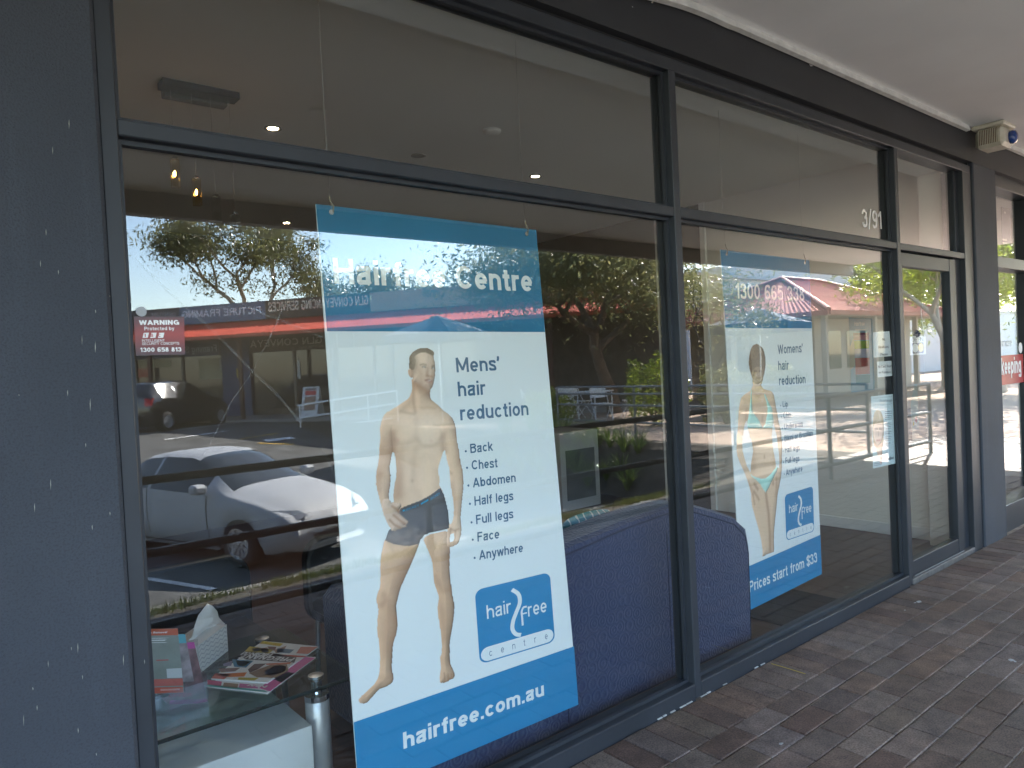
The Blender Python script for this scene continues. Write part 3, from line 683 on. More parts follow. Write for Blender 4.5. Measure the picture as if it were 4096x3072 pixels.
def logo(root, pl, tl, tr, br, bl):
    """rounded blue square with a pill at its foot, drawn in unit coordinates"""
    A, B, C_, D = (pl.hit(p) for p in (tl, tr, br, bl))
    def at(u, v, lift=.001): return (A*(1-u)*v+B*u*v+C_*u*(1-v)+D*(1-u)*(1-v))+pl.n*lift
    def rr(x0, x1, y0, y1, r, k=7): return [(cx+r*math.cos(D2R(a0+90*i/k)), cy+r*math.sin(D2R(a0+90*i/k))) for cx, cy, a0 in ((x1-r, y1-r, 0), (x0+r, y1-r, 90), (x0+r, y0+r, 180), (x1-r, y0+r, 270)) for i in range(k+1)]
    mb = MB(); P = [at(*q) for q in rr(0, 1, 0, 1, .10)]; mb.add(P, [tuple(range(len(P)))]); o = obj('logo_square', mb, MAT['ink_blue'], root)
    mb = MB(); P = [at(*q, .0016) for q in rr(.018, .982, .018, .205, .093)]; mb.add(P, [tuple(range(len(P)))])
    def sw(pts, w, lift=.0018):
        v, f = stroke_faces(pts, w); mb.add([at(p[0], p[1], lift) for p in v], f)
    S = _cat([(.465, .885), (.545, .80), (.555, .68), (.50, .56), (.45, .45), (.435, .345), (.475, .265), (.54, .235)]); sw(S, .052)
    def txt(s, x0, x1, y, cap, w, gap):
        V, F, W = text_flat(s, w, gap); mb.add([at(x0+p[0]/W*(x1-x0), y+p[1]*cap, .0018+.00003*(p[2] % 5)) for p in V], F)
    txt('hair', .125, .435, .575, .185, .13, .12); txt('ree', .655, .915, .455, .19, .13, .12)
    sw(_cat([(.645, .60), (.60, .60), (.572, .55), (.572, .47)])+[(.572, .355)], .026); sw([(.562, .515), (.64, .515)], .02)
    obj('logo_lettering', mb, MAT['board'], o)
    x_ = .12
    for ch in 'centre':
        V, F, W = text_flat(ch, .10, .1); mb = MB(); mb.add([at(x_+p[0]*.062, .072+p[1]*.092, .0022) for p in V], F); obj('logo_letter', mb, MAT['ink_slate'], o); x_ += .148

# --- the men's poster, leaning a little so that its foot rests near the glass
pl1 = Plane((0, .075, .16), (0, -1, .0535)); 
r1 = poster_root('large blue and white hanging poster with a standing man and mens hair reduction list', pl1, [(1263, 816), (2144, 920), (2313, 2818), (1436, 3193)], C1([(2145, 1375)])+C2([(1197, 1515)]))
mb = MB(); px_poly(mb, pl1, [(1263, 816), (2144, 920), (2179.5, 1328), (1308, 1325)], .0008); obj('header_band', mb, MAT['ink_blue_top'], r1)
mb = MB(); px_poly(mb, pl1, [(1414.5, 2889), (2295.5, 2585), (2313, 2818), (1436, 3193)], .0008); obj('footer_band', mb, MAT['ink_blue'], r1)
px_words(r1, 'heading', MAT['board'], pl1, 'Hairfree Centre', (1337, 1134), (2130, 1166), (1333, 1031), w=.185, gap=.105)
mb = MB(); px_text(mb, pl1, 'hairfree.com.au', (1614, 2996), (2176, 2781), (1609, 2931), w=.19, gap=.10); obj('web_address', mb, MAT['board'], r1)
mb = MB()
cp = px_words(r1, 'lettering', MAT['ink_slate'], pl1, "Mens'", (1826, 1490), (1999, 1481), (1822, 1431), w=.165)
px_words(r1, 'lettering', MAT['ink_slate'], pl1, 'hair', (1833, 1586), (1943, 1578.5), cap=cp, w=.165); px_words(r1, 'lettering', MAT['ink_slate'], pl1, 'reduction', (1841.5, 1682), (2114, 1660), cap=cp, w=.165)
cb = None
for s, a, b in (('Back', (1881.6, 1813), (1971, 1802)), ('Chest', (1886.6, 1879), (1989.7, 1868.7)), ('Abdomen', (1892, 1950), (2062.5, 1926.8)), ('Half legs', (1898, 2023), (2052.7, 1999.7)), ('Full legs', (1904.5, 2097.4), (2052.7, 2071.5)), ('Face', (1909.4, 2166.6), (1997, 2153)), ('Anywhere', (1916.8, 2239.4), (2091.6, 2207.3))):
    if cb is None: cb = px_words(r1, 'lettering', MAT['ink_slate'], pl1, s, a, b, (1877.5, 1776), w=.165)
    else: px_words(r1, 'lettering', MAT['ink_slate'], pl1, s, a, b, cap=cb, w=.165)
    d = (a[0]-19, a[1]-8); q = [(d[0]+4.2*math.cos(i), d[1]+4.8*math.sin(i)) for i in np.linspace(0, 6.2832, 10)[:-1]]; mb = MB(); px_poly(mb, pl1, q, .001); obj('bullet', mb, MAT['ink_slate'], r1)
logo(r1, pl1, *LG([(72, 398), (1258, 110), (1342, 1208), (155, 1572)]))
# the man
pr = Print(pl1, .0027); UV = lambda pts, sm=True: catmull(pr.uv(pts)) if sm else pr.uv(pts)
body = UV(M1([(690, 640), (692, 800), (665, 890), (640, 950), (560, 1010), (450, 1085), (330, 1160), (240, 1220), (200, 1290), (170, 1380), (155, 1450)])
    +M2([(172, 190), (180, 290), (168, 400), (165, 520), (150, 620), (135, 690), (128, 790), (135, 890), (160, 990), (190, 1100), (215, 1200), (240, 1270), (270, 1340), (310, 1395), (345, 1425), (420, 1412), (600, 1400), (800, 1400), (1000, 1400), (1005, 1500), (1005, 1570), (1012, 1618), (1065, 1620), (1110, 1605), (1150, 1570), (1180, 1480), (1186, 1400), (1178, 1300), (1180, 1220), (1190, 1100), (1200, 1000), (1210, 900), (1208, 780), (1195, 660), (1172, 560), (1160, 450), (1140, 360), (1125, 260), (1115, 150)])
    +M1([(1410, 1430), (1385, 1340), (1350, 1270), (1300, 1220), (1220, 1160), (1150, 1090), (1090, 1040), (1020, 980), (995, 920), (995, 830), (900, 760)]))
gapL = UV(M2([(345, 460), (365, 520), (375, 600), (378, 680), (375, 760), (360, 830), (350, 900), (342, 985), (345, 1065), (325, 1065), (300, 1030), (298, 960), (310, 880), (318, 780), (315, 720), (303, 660), (315, 590), (330, 500)]))
gapR = UV(M2([(972, 440), (985, 480), (1010, 600), (1030, 660), (1035, 720), (1045, 850), (1060, 940), (1070, 1000), (1080, 1120), (1085, 1200), (1075, 1280), (1040, 1330), (1020, 1170), (1000, 1080), (970, 970), (940, 905), (918, 860), (920, 800), (915, 760), (900, 680), (920, 590), (945, 520)]))
gapH = UV(M2([(1058, 1468), (1085, 1465), (1092, 1500), (1075, 1545), (1050, 1555), (1046, 1510)]))
shorts = UV(M2([(430, 1150), (460, 1135), (560, 1095), (680, 1050), (800, 985), (925, 893), (945, 930), (970, 970), (1000, 1080), (1020, 1170), (1035, 1300), (1030, 1395), (900, 1430), (740, 1470), (695, 1525), (655, 1590), (500, 1612), (360, 1590), (250, 1545), (248, 1520), (290, 1400), (345, 1400), (400, 1300), (408, 1190)]), False)
hand = UV(M2([(215, 1050), (300, 1030), (330, 1070), (360, 1075), (425, 1085), (445, 1112), (428, 1145), (408, 1190), (440, 1230), (490, 1275), (532, 1312), (528, 1336), (508, 1346), (480, 1345), (510, 1362), (505, 1380), (450, 1396), (410, 1412), (345, 1425), (310, 1395), (270, 1340), (240, 1270), (215, 1200)]))
legL = UV(M3([(300, 120), (275, 190), (258, 270), (252, 380), (255, 480), (245, 540), (225, 590), (222, 650), (237, 720), (228, 800), (230, 920), (245, 1020), (250, 1120), (248, 1220), (235, 1290), (200, 1350), (140, 1410), (80, 1465), (68, 1500), (95, 1522), (150, 1508), (185, 1470), (250, 1400), (310, 1375), (355, 1345), (372, 1310), (368, 1270), (358, 1220), (362, 1120), (370, 1010), (395, 930), (405, 860), (400, 780), (392, 700), (400, 660), (415, 600), (430, 540), (470, 450), (520, 340), (560, 240), (592, 140), (500, 150), (400, 140)]))
legR = UV(M3([(625, 110), (660, 220), (690, 300), (705, 400), (708, 480), (730, 550), (750, 620), (740, 700), (750, 800), (765, 900), (775, 1000), (775, 1080), (762, 1130), (768, 1210), (760, 1270), (758, 1330), (770, 1348), (800, 1342), (830, 1335), (850, 1318), (885, 1300), (890, 1260), (870, 1210), (850, 1160), (850, 1090), (850, 1000), (870, 880), (885, 770), (888, 680), (872, 590), (860, 500), (850, 420), (848, 300), (852, 185), (840, 60), (740, 60)]))
head = UV(M1([(640, 470), (640, 350), (650, 260), (700, 195), (780, 145), (870, 125), (960, 130), (1040, 175), (1062, 210), (1060, 270), (1068, 330), (1085, 440), (1083, 560), (1075, 640), (1052, 740), (1030, 800), (1000, 835), (960, 830), (900, 800), (820, 740), (760, 700), (720, 690), (700, 640), (655, 622), (628, 565), (622, 505), (632, 478)]))
hair = UV(M1([(640, 470), (640, 350), (650, 260), (700, 195), (780, 145), (870, 125), (960, 130), (1040, 175), (1062, 210), (1062, 275), (1000, 245), (910, 205), (850, 210), (780, 235), (730, 280), (760, 340), (750, 430), (720, 495), (690, 505), (672, 480)]), False)
pr.grid([body, legL, legR, head, shorts])
pr.fill(legR, SKIN2, .055, .60); pr.fill(legL, SKIN2, .055, .62); pr.fill(body, SKIN, .06, .58)
armL = UV(M1([(300, 1180), (240, 1220), (200, 1290), (170, 1380), (155, 1450)])+M2([(172, 190), (180, 290), (168, 400), (165, 520), (150, 620), (135, 690), (128, 790), (135, 890), (160, 990), (190, 1100), (215, 1130), (330, 1075), (300, 1030), (298, 960), (310, 880), (318, 780), (315, 720), (303, 660), (315, 590), (330, 500), (345, 440), (338, 330), (325, 200), (330, 90)]))
armR = UV(M2([(950, 60), (935, 150), (950, 240), (958, 340), (972, 440), (985, 480), (1010, 600), (1030, 660), (1035, 720), (1045, 850), (1060, 940), (1070, 1000), (1080, 1120), (1085, 1200), (1075, 1280), (1040, 1330), (1010, 1420), (1005, 1500), (1005, 1570), (1012, 1618), (1065, 1620), (1110, 1605), (1150, 1570), (1180, 1480), (1186, 1400), (1178, 1300), (1180, 1220), (1190, 1100), (1200, 1000), (1210, 900), (1208, 780), (1195, 660), (1172, 560), (1160, 450), (1140, 360), (1125, 260), (1115, 150), (1085, 50), (1030, 0)]))
keep = pr.C.copy(); pr.fill(armL, (.80, .53, .36), .032, .52); pr.fill(armR, (.84, .575, .395), .032, .60)
blend = np.clip((pr.uv(M2([(0, 130)]))[0][1]-pr.Y)/.06, 0, 1)[..., None]; pr.C = keep*(1-blend)+pr.C*blend        # the arms grow out of the shoulders
low = rng.normal(0, 1, (24, 12)); yi = np.linspace(0, 22.9, pr.ny); xi = np.linspace(0, 10.9, pr.nx); y0 = yi.astype(int); x0_ = xi.astype(int); fy = (yi-y0)[:, None]; fx = (xi-x0_)[None]
low = low[y0][:, x0_]*(1-fy)*(1-fx)+low[y0+1][:, x0_]*fy*(1-fx)+low[y0][:, x0_+1]*(1-fy)*fx+low[y0+1][:, x0_+1]*fy*fx
pr.C *= (1+.045*low)[..., None]*np.array([1.0, .985, .97])
U1, U2, U3 = (lambda *p: pr.uv(M1(p))), (lambda *p: pr.uv(M2(p))), (lambda *p: pr.uv(M3(p)))
for pts, w, k in ((U2((628, 60), (632, 220), (650, 320), (610, 480), (590, 640), (580, 800)), .012, .30), (U2((640, 300), (680, 355), (760, 385), (840, 375), (905, 335), (945, 270)), .009, .55), (U2((360, 300), (400, 345), (470, 360), (560, 330), (610, 290)), .012, .45),
                  (U2((340, 230), (345, 330), (342, 440)), .016, .75), (U2((960, 235), (955, 330), (965, 430)), .014, .65), (U2((440, 470), (455, 620), (440, 760), (430, 960)), .022, .40), (U2((385, 560), (395, 800), (370, 1000)), .022, .35),
                  (U2((700, 520), (760, 500), (820, 520)), .010, .18), (U2((560, 560), (600, 700), (590, 900), (660, 990)), .016, .22), (U2((180, 420), (160, 700), (150, 900)), .022, .35), (U2((240, 300), (250, 500), (215, 650), (180, 720)), .016, .28),
                  (U2((1030, 690), (1060, 720)), .006, .4), (U2((1060, 860), (1090, 1050), (1100, 1200)), .014, .35), (U2((880, 700), (900, 800), (880, 880)), .016, .28), (U2((1100, 200), (1140, 420), (1150, 600)), .015, .20),
                  (U1((715, 700), (712, 900), (720, 1060), (748, 1190)), .008, .55), (U1((500, 1180), (600, 1205), (720, 1225)), .006, .45), (U1((850, 1130), (960, 1120), (1080, 1140)), .006, .30), (U1((660, 980), (640, 1080), (560, 1130)), .012, .35), (U1((760, 800), (860, 860), (950, 890)), .016, .45)):
    pr.line(pts, SHADE, w, k)
pr.blob(U2((578, 808))[0], SHADE, .004, .006, .8); pr.blob(U2((812, 322))[0], (.62, .28, .20), .006, .006, .8); pr.blob(U2((405, 308))[0], (.62, .28, .20), .005, .005, .7)
pr.blob(U2((760, 620))[0], (.95, .74, .58), .07, .16, .35); pr.blob(U2((780, 200))[0], (.95, .76, .60), .07, .07, .4); pr.blob(U2((500, 180))[0], (.92, .68, .50), .05, .06, .3); pr.blob(U2((520, 620))[0], (.92, .70, .53), .025, .14, .3)
for pts, w, k in ((U3((290, 590), (300, 640), (270, 680)), .012, .4), (U3((330, 700), (320, 900), (310, 1080)), .022, .30), (U3((385, 780), (388, 880), (360, 980)), .012, .35), (U3((520, 250), (470, 380), (420, 520)), .03, .35), (U3((240, 1290), (300, 1300), (350, 1290)), .010, .25), (U3((100, 1480), (180, 1400), (260, 1340)), .006, .3), (U3((840, 60), (835, 180), (840, 300)), .014, .45), (U3((720, 440), (790, 560), (850, 540)), .012, .3), (U3((760, 640), (790, 800), (800, 960)), .014, .25), (U3((800, 1260), (806, 1330)), .003, .7), (U3((832, 1270), (834, 1330)), .003, .7), (U3((860, 1265), (862, 1315)), .003, .7)):
    pr.line(pts, SHADE, w, k)
m = pr.fill(shorts, (.115, .105, .11), .05, .72)
pr.line(U2((460, 1165), (680, 1075), (935, 925)), (.06, .055, .06), .012, .5, m)
pr.fill(hand, (.72, .50, .37), .035, .72)
for pts in (U2((350, 1230), (420, 1290), (490, 1340)), U2((300, 1290), (360, 1350), (430, 1385)), U2((330, 1120), (390, 1160), (415, 1195))): pr.line(pts, SHADE, .004, .75)
for pts in (U2((1050, 1400), (1040, 1480), (1035, 1560)), U2((1110, 1430), (1105, 1500), (1085, 1580)), U2((1050, 1400), (1100, 1420), (1150, 1400))): pr.line(pts, SHADE, .004, .5)
for g in (gapL, gapR, gapH): pr.cut(g)
hm = pr.fill(head, (.74, .51, .37), .045, .78)
pr.line(U1((740, 720), (830, 775), (955, 860)), SHADE, .010, .55)
hh = pr.flat(hair, (.20, .135, .085)); pr.C[hh] *= (1+.30*pr.noise[hh])[:, None]
pr.line(U1((735, 280), (765, 360), (748, 440), (715, 500)), (.30, .20, .13), .012, .6)
for pts, col, w, k in ((U1((832, 412), (880, 398), (925, 412)), (.17, .105, .07), .0035, .8), (U1((1028, 438), (1060, 425), (1086, 440)), (.17, .105, .07), .0035, .8), (U1((868, 448), (895, 438), (920, 452)), (.10, .07, .055), .003, .8), (U1((1025, 468), (1048, 460), (1070, 470)), (.10, .07, .055), .003, .8),
                       (U1((960, 470), (945, 560), (938, 590)), SHADE, .006, .5), (U1((945, 592), (985, 600), (1025, 605)), SHADE, .004, .75), (U1((918, 668), (965, 662), (1022, 684)), (.33, .13, .10), .0035, .85), (U1((945, 700), (985, 708), (1015, 700)), (.55, .27, .22), .004, .5), (U1((930, 760), (980, 770)), SHADE, .006, .25), (U1((640, 500), (655, 560), (650, 605)), SHADE, .004, .5), (U1((690, 510), (700, 640)), SHADE, .006, .5), (U1((820, 500), (850, 620), (840, 720)), SHADE, .012, .22)):
    pr.line(pts, col, w, k)
pr.blob(U1((895, 449))[0], (.85, .82, .78), .0028, .0018, .9); pr.blob(U1((898, 449))[0], (.08, .10, .11), .0017, .0017, .9); pr.blob(U1((1050, 470))[0], (.85, .82, .78), .0028, .0018, .9); pr.blob(U1((1054, 470))[0], (.08, .10, .11), .0017, .0017, .9)
pr.blob(U1((985, 672))[0], (.85, .80, .76), .006, .0018, .6); pr.blob(U1((880, 330))[0], (.90, .68, .52), .028, .02, .5); pr.blob(U1((990, 540))[0], (.86, .64, .50), .006, .02, .5)
obj('figure', pr.mesh(.0012), INK, r1)
mb = MB()
px_text(mb, pl1, 'JOCKEY', *M2([(490, 1185), (662, 1118), (484, 1158)]), w=.13, lift=.002); px_text(mb, pl1, 'JOCKEY', *M2([(800, 1050), (920, 972), (792, 1022)]), w=.13, lift=.002)
px_poly(mb, pl1, M2([(684, 1104), (776, 1052), (774, 1032), (682, 1084)]), .002); px_poly(mb, pl1, M2([(462, 1188), (486, 1178), (482, 1158), (458, 1168)]), .002)
obj('waistband_lettering', mb, mat('ink_cyan', (.02, .33, .55), .5), r1)

# --- the women's poster
pl2 = facing(.215)
r2 = poster_root('blue and white hanging poster with a woman in a mint bikini and price line', pl2, [(2881, 998), (3237, 1041), (3287, 2296), (2970, 2455)], [(2905, 1017), (3218, 1052)])
mb = MB(); px_poly(mb, pl2, [(2881, 998), (3237, 1041), (3247.6, 1313), (2901, 1313)], .0008); obj('header_band', mb, MAT['ink_blue_top'], r2)
mb = MB(); px_poly(mb, pl2, [(2962.5, 2279), (3281, 2139), (3287, 2296), (2970, 2455)], .0008); obj('footer_band', mb, MAT['ink_blue'], r2)
px_words(r2, 'heading', MAT['board'], pl2, '1300 665 338', (2942, 1194), (3217, 1204), (2942, 1132), w=.16, gap=.12)
px_words(r2, 'footer_lettering', MAT['board'], pl2, 'Prices start from $33', (2998, 2370), (3268, 2247), (2996, 2326), w=.165)
mb = MB()
cp = px_words(r2, 'lettering', MAT['ink_slate'], pl2, "Womens'", (3111.8, 1416), (3210.6, 1409), (3107, 1379), w=.165)
px_words(r2, 'lettering', MAT['ink_slate'], pl2, 'hair', (3113, 1481), (3155, 1478), cap=cp, w=.165); px_words(r2, 'lettering', MAT['ink_slate'], pl2, 'reduction', (3116, 1541.5), (3221.7, 1533), cap=cp, w=.165)
cb = None
for s, a, b in (('Lip', (3130.3, 1629), (3150.7, 1627)), ('Chin', (3133.4, 1673.6), (3163, 1669.3)), ('Underarms', (3136.5, 1718.7), (3210.6, 1706.3)), ('Bikini or Brazilian', (3137.7, 1766), (3250.7, 1743.4)), ('Half legs', (3139.6, 1811.3), (3198.2, 1800.8)), ('Full legs', (3141.4, 1854.5), (3197, 1844)), ('Anywhere', (3143.9, 1902), (3209.3, 1885.4))):
    if cb is None: cb = px_words(r2, 'lettering', MAT['ink_slate'], pl2, s, a, b, (3129, 1605), w=.165)
    else: px_words(r2, 'lettering', MAT['ink_slate'], pl2, s, a, b, cap=cb, w=.165)
    d = (a[0]-8, a[1]-6); mb = MB(); px_poly(mb, pl2, [(d[0]+1.8*math.cos(i), d[1]+2.8*math.sin(i)) for i in np.linspace(0, 6.2832, 9)[:-1]], .001); obj('bullet', mb, MAT['ink_slate'], r2)
logo(r2, pl2, (3138, 1980), (3251, 1944), (3256, 2125), (3145, 2163))
pr = Print(pl2, .0035); UV = lambda pts, sm=True: catmull(pr.uv(pts)) if sm else pr.uv(pts)
body = UV(W1([(440, 740), (435, 790), (410, 850), (380, 885), (290, 945), (250, 990), (235, 1050), (215, 1150), (205, 1280), (200, 1400), (190, 1550)])+W2([(85, 0), (80, 120), (85, 240), (110, 330), (150, 420), (190, 510), (215, 580), (240, 660), (265, 760), (270, 850), (280, 920), (310, 1030), (345, 1150), (375, 1270), (395, 1360), (410, 1470), (410, 1545), (420, 1552), (480, 1525), (555, 1498), (562, 1480), (562, 1420), (562, 1260), (570, 1150), (585, 1000), (600, 850), (605, 790), (620, 700), (640, 600), (655, 500), (662, 400), (662, 280), (665, 150), (655, 0)])
    +W1([(880, 1500), (850, 1380), (830, 1260), (805, 1130), (785, 1010), (765, 930), (730, 885), (650, 860), (600, 840), (575, 790), (580, 740)]))
hairp = UV(W1([(480, 140), (430, 165), (400, 230), (378, 330), (370, 430), (380, 530), (405, 620), (425, 680), (440, 745), (580, 745), (600, 690), (625, 590), (640, 480), (640, 380), (620, 270), (590, 200), (550, 160), (510, 140)]))
face = UV(W1([(430, 560), (420, 640), (445, 740), (510, 775), (575, 735), (605, 640), (600, 540), (510, 500)]))
gl = UV(W1([(340, 1350), (350, 1460), (380, 1560), (400, 1659)])+W2([(262, 40), (280, 130), (290, 210), (275, 290), (262, 370), (258, 470), (215, 390), (185, 290), (160, 190), (155, 110), (155, 0)])+W1([(280, 1659), (290, 1550), (305, 1440)]), False)
gr = UV(W1([(758, 1400), (748, 1500), (740, 1600)])+W2([(535, 0), (540, 100), (555, 200), (575, 300), (588, 395), (620, 420), (625, 330), (620, 240), (605, 120), (590, 0)])+W1([(790, 1520), (768, 1400)]), False)
cupL = UV(W1([(410, 870), (425, 860), (420, 1000), (428, 1180), (450, 1240), (520, 1330), (560, 1400), (590, 1470), (345, 1470), (350, 1380), (375, 1250), (385, 1150), (400, 1000)]), False)
cupR = UV(W1([(612, 930), (630, 930), (690, 1070), (740, 1160), (750, 1250), (765, 1380), (755, 1470), (600, 1470), (610, 1440), (640, 1380), (665, 1250), (670, 1150), (650, 1050)]), False)
brief = UV(W2([(255, 495), (285, 520), (330, 540), (400, 560), (450, 555), (520, 500), (585, 410), (590, 380), (612, 400), (600, 455), (560, 530), (500, 660), (455, 740), (430, 705), (385, 630), (330, 570), (280, 535)]), False)
pr.grid([body, hairp]); pr.fill(body, (.80, .545, .37), .05, .70)
V1, V2 = (lambda *p: pr.uv(W1(p))), (lambda *p: pr.uv(W2(p)))
for pts, w, k in ((V2((455, 740), (470, 860), (490, 1000), (505, 1250), (510, 1470)), .012, .7), (V2((310, 625), (350, 690)), .010, .7), (V2((305, 720), (340, 780), (365, 820)), .009, .6), (V2((290, 760), (310, 880)), .008, .5), (V2((590, 540), (592, 680), (590, 780)), .010, .5), (V2((548, 600), (548, 625)), .01, .6), (V2((435, 265), (437, 290)), .008, .5), (V2((275, 150), (300, 300), (290, 460)), .03, .3), (V2((560, 250), (560, 400)), .02, .25), (V1((440, 900), (510, 960), (600, 900)), .015, .3), (V1((590, 1280), (585, 1360)), .012, .35), (V1((340, 1200), (330, 1330)), .015, .5), (V2((230, 600), (290, 740)), .012, .35)):
    pr.line(pts, SHADE, w, k)
for c in (cupL, cupR, brief): pr.fill(c, (.50, .80, .70), .03, .80)
for g in (gl, gr): pr.cut(g)
hm = pr.fill(hairp, (.26, .17, .115), .06, .6); pr.C[hm] *= (1+.25*pr.noise[hm])[:, None]
pr.fill(face, (.62, .42, .30), .06, .75)
for pts, w, k in ((V1((455, 480), (450, 560), (440, 640)), .022, .9), (V1((590, 470), (598, 560), (590, 640)), .022, .9), (V1((480, 430), (520, 520), (560, 430)), .03, .7)): pr.line(pts, (.24, .155, .105), w, k)
for pts, w, k in ((V1((465, 570), (500, 572)), .006, .8), (V1((535, 572), (572, 570)), .006, .8), (V1((490, 680), (545, 680)), .006, .7), (V1((516, 600), (512, 640), (525, 645)), .005, .45)): pr.line(pts, (.16, .08, .06), w, k)
obj('figure', pr.mesh(.0012), INK, r2)

# ------------------------------------------------------------------ stickers and notices on the glass
gout = facing(.0487); gin = facing(.0560)
st = thing('window_sticker', 'dark red security warning sticker with white lettering on the big window pane', 'sticker', gout.hit(C4([(1030, 640)])[0]))
mb = MB(); px_slab(mb, gout, C4([(866, 392), (1192, 393), (1199, 638), (880, 646)]), -.0003); 
gm, N, L, b_ = principled('sticker_red'); tc = N.new('ShaderNodeTexCoord'); sp = N.new('ShaderNodeSeparateXYZ'); L.new(tc.outputs['Generated'], sp.inputs[0]); cr = N.new('ShaderNodeValToRGB'); L.new(sp.outputs['Z'], cr.inputs[0]); e = cr.color_ramp.elements; e[0].color = (.045, .018, .022, 1); e[1].color = (.06, .018, .02, 1); q = e.new(.55); q.color = (.30, .03, .022, 1); L.new(cr.outputs[0], b_.inputs['Base Color']); b_.inputs['Roughness'].default_value = .3
obj('sheet', mb, gm, st)
mb = MB(); lf = .0012
for s, a, b, t, w in (('WARNING', (902, 447), (1160, 445), (900, 416), .24), ('Protected by', (935, 482), (1128, 480), (935, 459), .16), ('1300 658 813', (908, 622), (1174, 618), (906, 594), .20)):
    px_text(mb, gout, s, *C4([a, b, t]), w=w, gap=.10, lift=lf)
px_text(mb, gout, 'INTELLIGENT', *C4([(919, 556), (1066, 555), (921, 540)]), w=.14, lift=lf); px_text(mb, gout, 'SECURITY CONCEPTS', *C4([(920, 577), (1160, 574), (922, 560)]), w=.14, lift=lf)
for x in (922, 972, 1022): px_poly(mb, gout, C4([(x+8, 498), (x+42, 497), (x+34, 530), (x, 531)]), lf)
obj('lettering', mb, MAT['paper'], st)
mb = MB()
for ch, x in (('I', 940), ('S', 982), ('C', 1032)): px_text(mb, gout, ch, *C4([(x-(3 if ch == 'I' else 8), 524), (x+(3 if ch == 'I' else 9), 524), (x-8, 504)]), w=.18, lift=lf+.0005)
obj('lettering', mb, MAT['ink_red'], st)
d = gout.hit(C4([(915, 360)])[0]); mb = MB().lathe([(.0, -.0004), (.0125, -.0004), (.0125, .0003), (0, .0003)], d, 24, 'y')
o = obj('window_sticker', mb, faint('grey_sticker', (.5, .52, .54), .8)); tag(o, 'small round grey sticker above the red warning sticker', 'sticker')
nb = facing(.0485); mb = MB(); px_text(mb, nb, '3/91', *Z2([(180, 1503), (466, 1533), (176, 1238)]), w=.15, gap=.08); o = obj('street_number', mb, mat('vinyl_white', (.62, .60, .57), .5)); tag(o, 'white vinyl street number 3/91 at the top of the window', 'number')
def notice(label, corners, lines, w=.15, ink=MAT['ink_dark'], pl=gin, sheet=MAT['paper'], cat='notice'):
    t = thing('paper_notice', label, cat, pl.hit(corners[3])); mb = MB(); px_slab(mb, pl, corners, .0005); obj('sheet', mb, sheet, t)
    for s, a, b, c in lines: px_words(t, 'lettering', ink, pl, s, a, b, c, w=w, lift=.0008)
    return t
nd = lambda *p: ND(p)
notice('white paper notice reading no hawkers please, taped by the door frame', nd((382, 225), (547, 213), (572, 463), (388, 477)), [('No', *nd((473, 309), (502, 307), (473, 282))), ('Hawkers', *nd((435, 388), (537, 382), (434, 360))), ('Please', *nd((456, 461), (528, 456), (455, 434)))], .18)
notice('white paper notice reading no cash kept on premises, taped by the door frame', nd((424, 520), (570, 510), (578, 661), (430, 676)), [('No Cash Kept', *nd((432, 584), (566, 574), (432, 558))), ('on Premises', *nd((438, 640), (558, 634), (438, 616)))], .17)
ph = notice('pale blue light therapy poster with a blonde portrait taped beside the door', nd((362, 868), (583, 845), (608, 1542), (384, 1594)), [], sheet=mat('pale_blue_paper', (.70, .80, .82), .6), cat='poster')
ig = mat('ink_grey', (.16, .19, .22), .6)
px_words(ph, 'lettering', ig, gin, 'Phototherapy', *nd((448, 928), (573, 918), (447, 900)), w=.11, lift=.0012); px_words(ph, 'lettering', ig, gin, 'Hairfree', *nd((512, 1513), (588, 1498), (510, 1482)), w=.17, lift=.0012); mb = MB()
for y in (1020, 1040, 1062, 1080, 1098): px_poly(mb, gin, nd((500, y), (572, y-7), (572, y-1), (500, y+6)), .0012)
for i, y in enumerate((1140, 1158, 1175, 1192, 1225, 1243, 1275, 1293, 1310, 1340)): px_poly(mb, gin, nd((502, y), (502+random.uniform(45, 72), y-7), (572-5, y-3), (502, y+4)), .0012)
for y in (1527, 1543, 1560): px_poly(mb, gin, nd((392, y), (458, y-9), (458, y-3), (392, y+6)), .0012)
px_poly(mb, gin, nd((384, 889), (573, 868), (573, 870), (384, 891)), .0012); px_poly(mb, gin, nd((450, 957), (577, 942), (577, 944), (450, 959)), .0012); obj('print_line', mb, ig, ph)['kind'] = 'stuff'
pr = Print(gin, .0026); UV = lambda pts, sm=True: catmull(pr.uv(pts)) if sm else pr.uv(pts)
hp = UV(nd((428, 1005), (395, 1030), (378, 1120), (374, 1220), (385, 1330), (400, 1385), (420, 1440), (458, 1545), (470, 1490), (476, 1400), (486, 1300), (490, 1180), (484, 1090), (462, 1025)))
fc = UV(nd((392, 1150), (384, 1230), (400, 1320), (432, 1360), (464, 1320), (484, 1230), (478, 1140), (440, 1105))); nk = UV(nd((400, 1385), (424, 1450), (462, 1560), (472, 1480), (474, 1400), (478, 1330), (432, 1362), (396, 1330)))
pr.grid([hp]); m = pr.fill(hp, (.52, .42, .28), .03, .6); pr.C[m] *= (1+.25*pr.noise[m])[:, None]; pr.fill(nk, (.66, .44, .32), .03, .7); pr.fill(fc, (.78, .58, .46), .03, .75)
for a, b, col, w in (((398, 1198), (424, 1194), (.20, .15, .12), .006), ((446, 1194), (472, 1196), (.20, .15, .12), .006), ((418, 1312), (452, 1308), (.50, .20, .18), .006), ((436, 1215), (434, 1265), (.50, .33, .25), .004), ((400, 1120), (475, 1118), (.48, .38, .24), .02), ((440, 1010), (450, 1100), (.62, .52, .36), .012)): pr.line(pr.uv(nd(a, b)), col, w, .8)
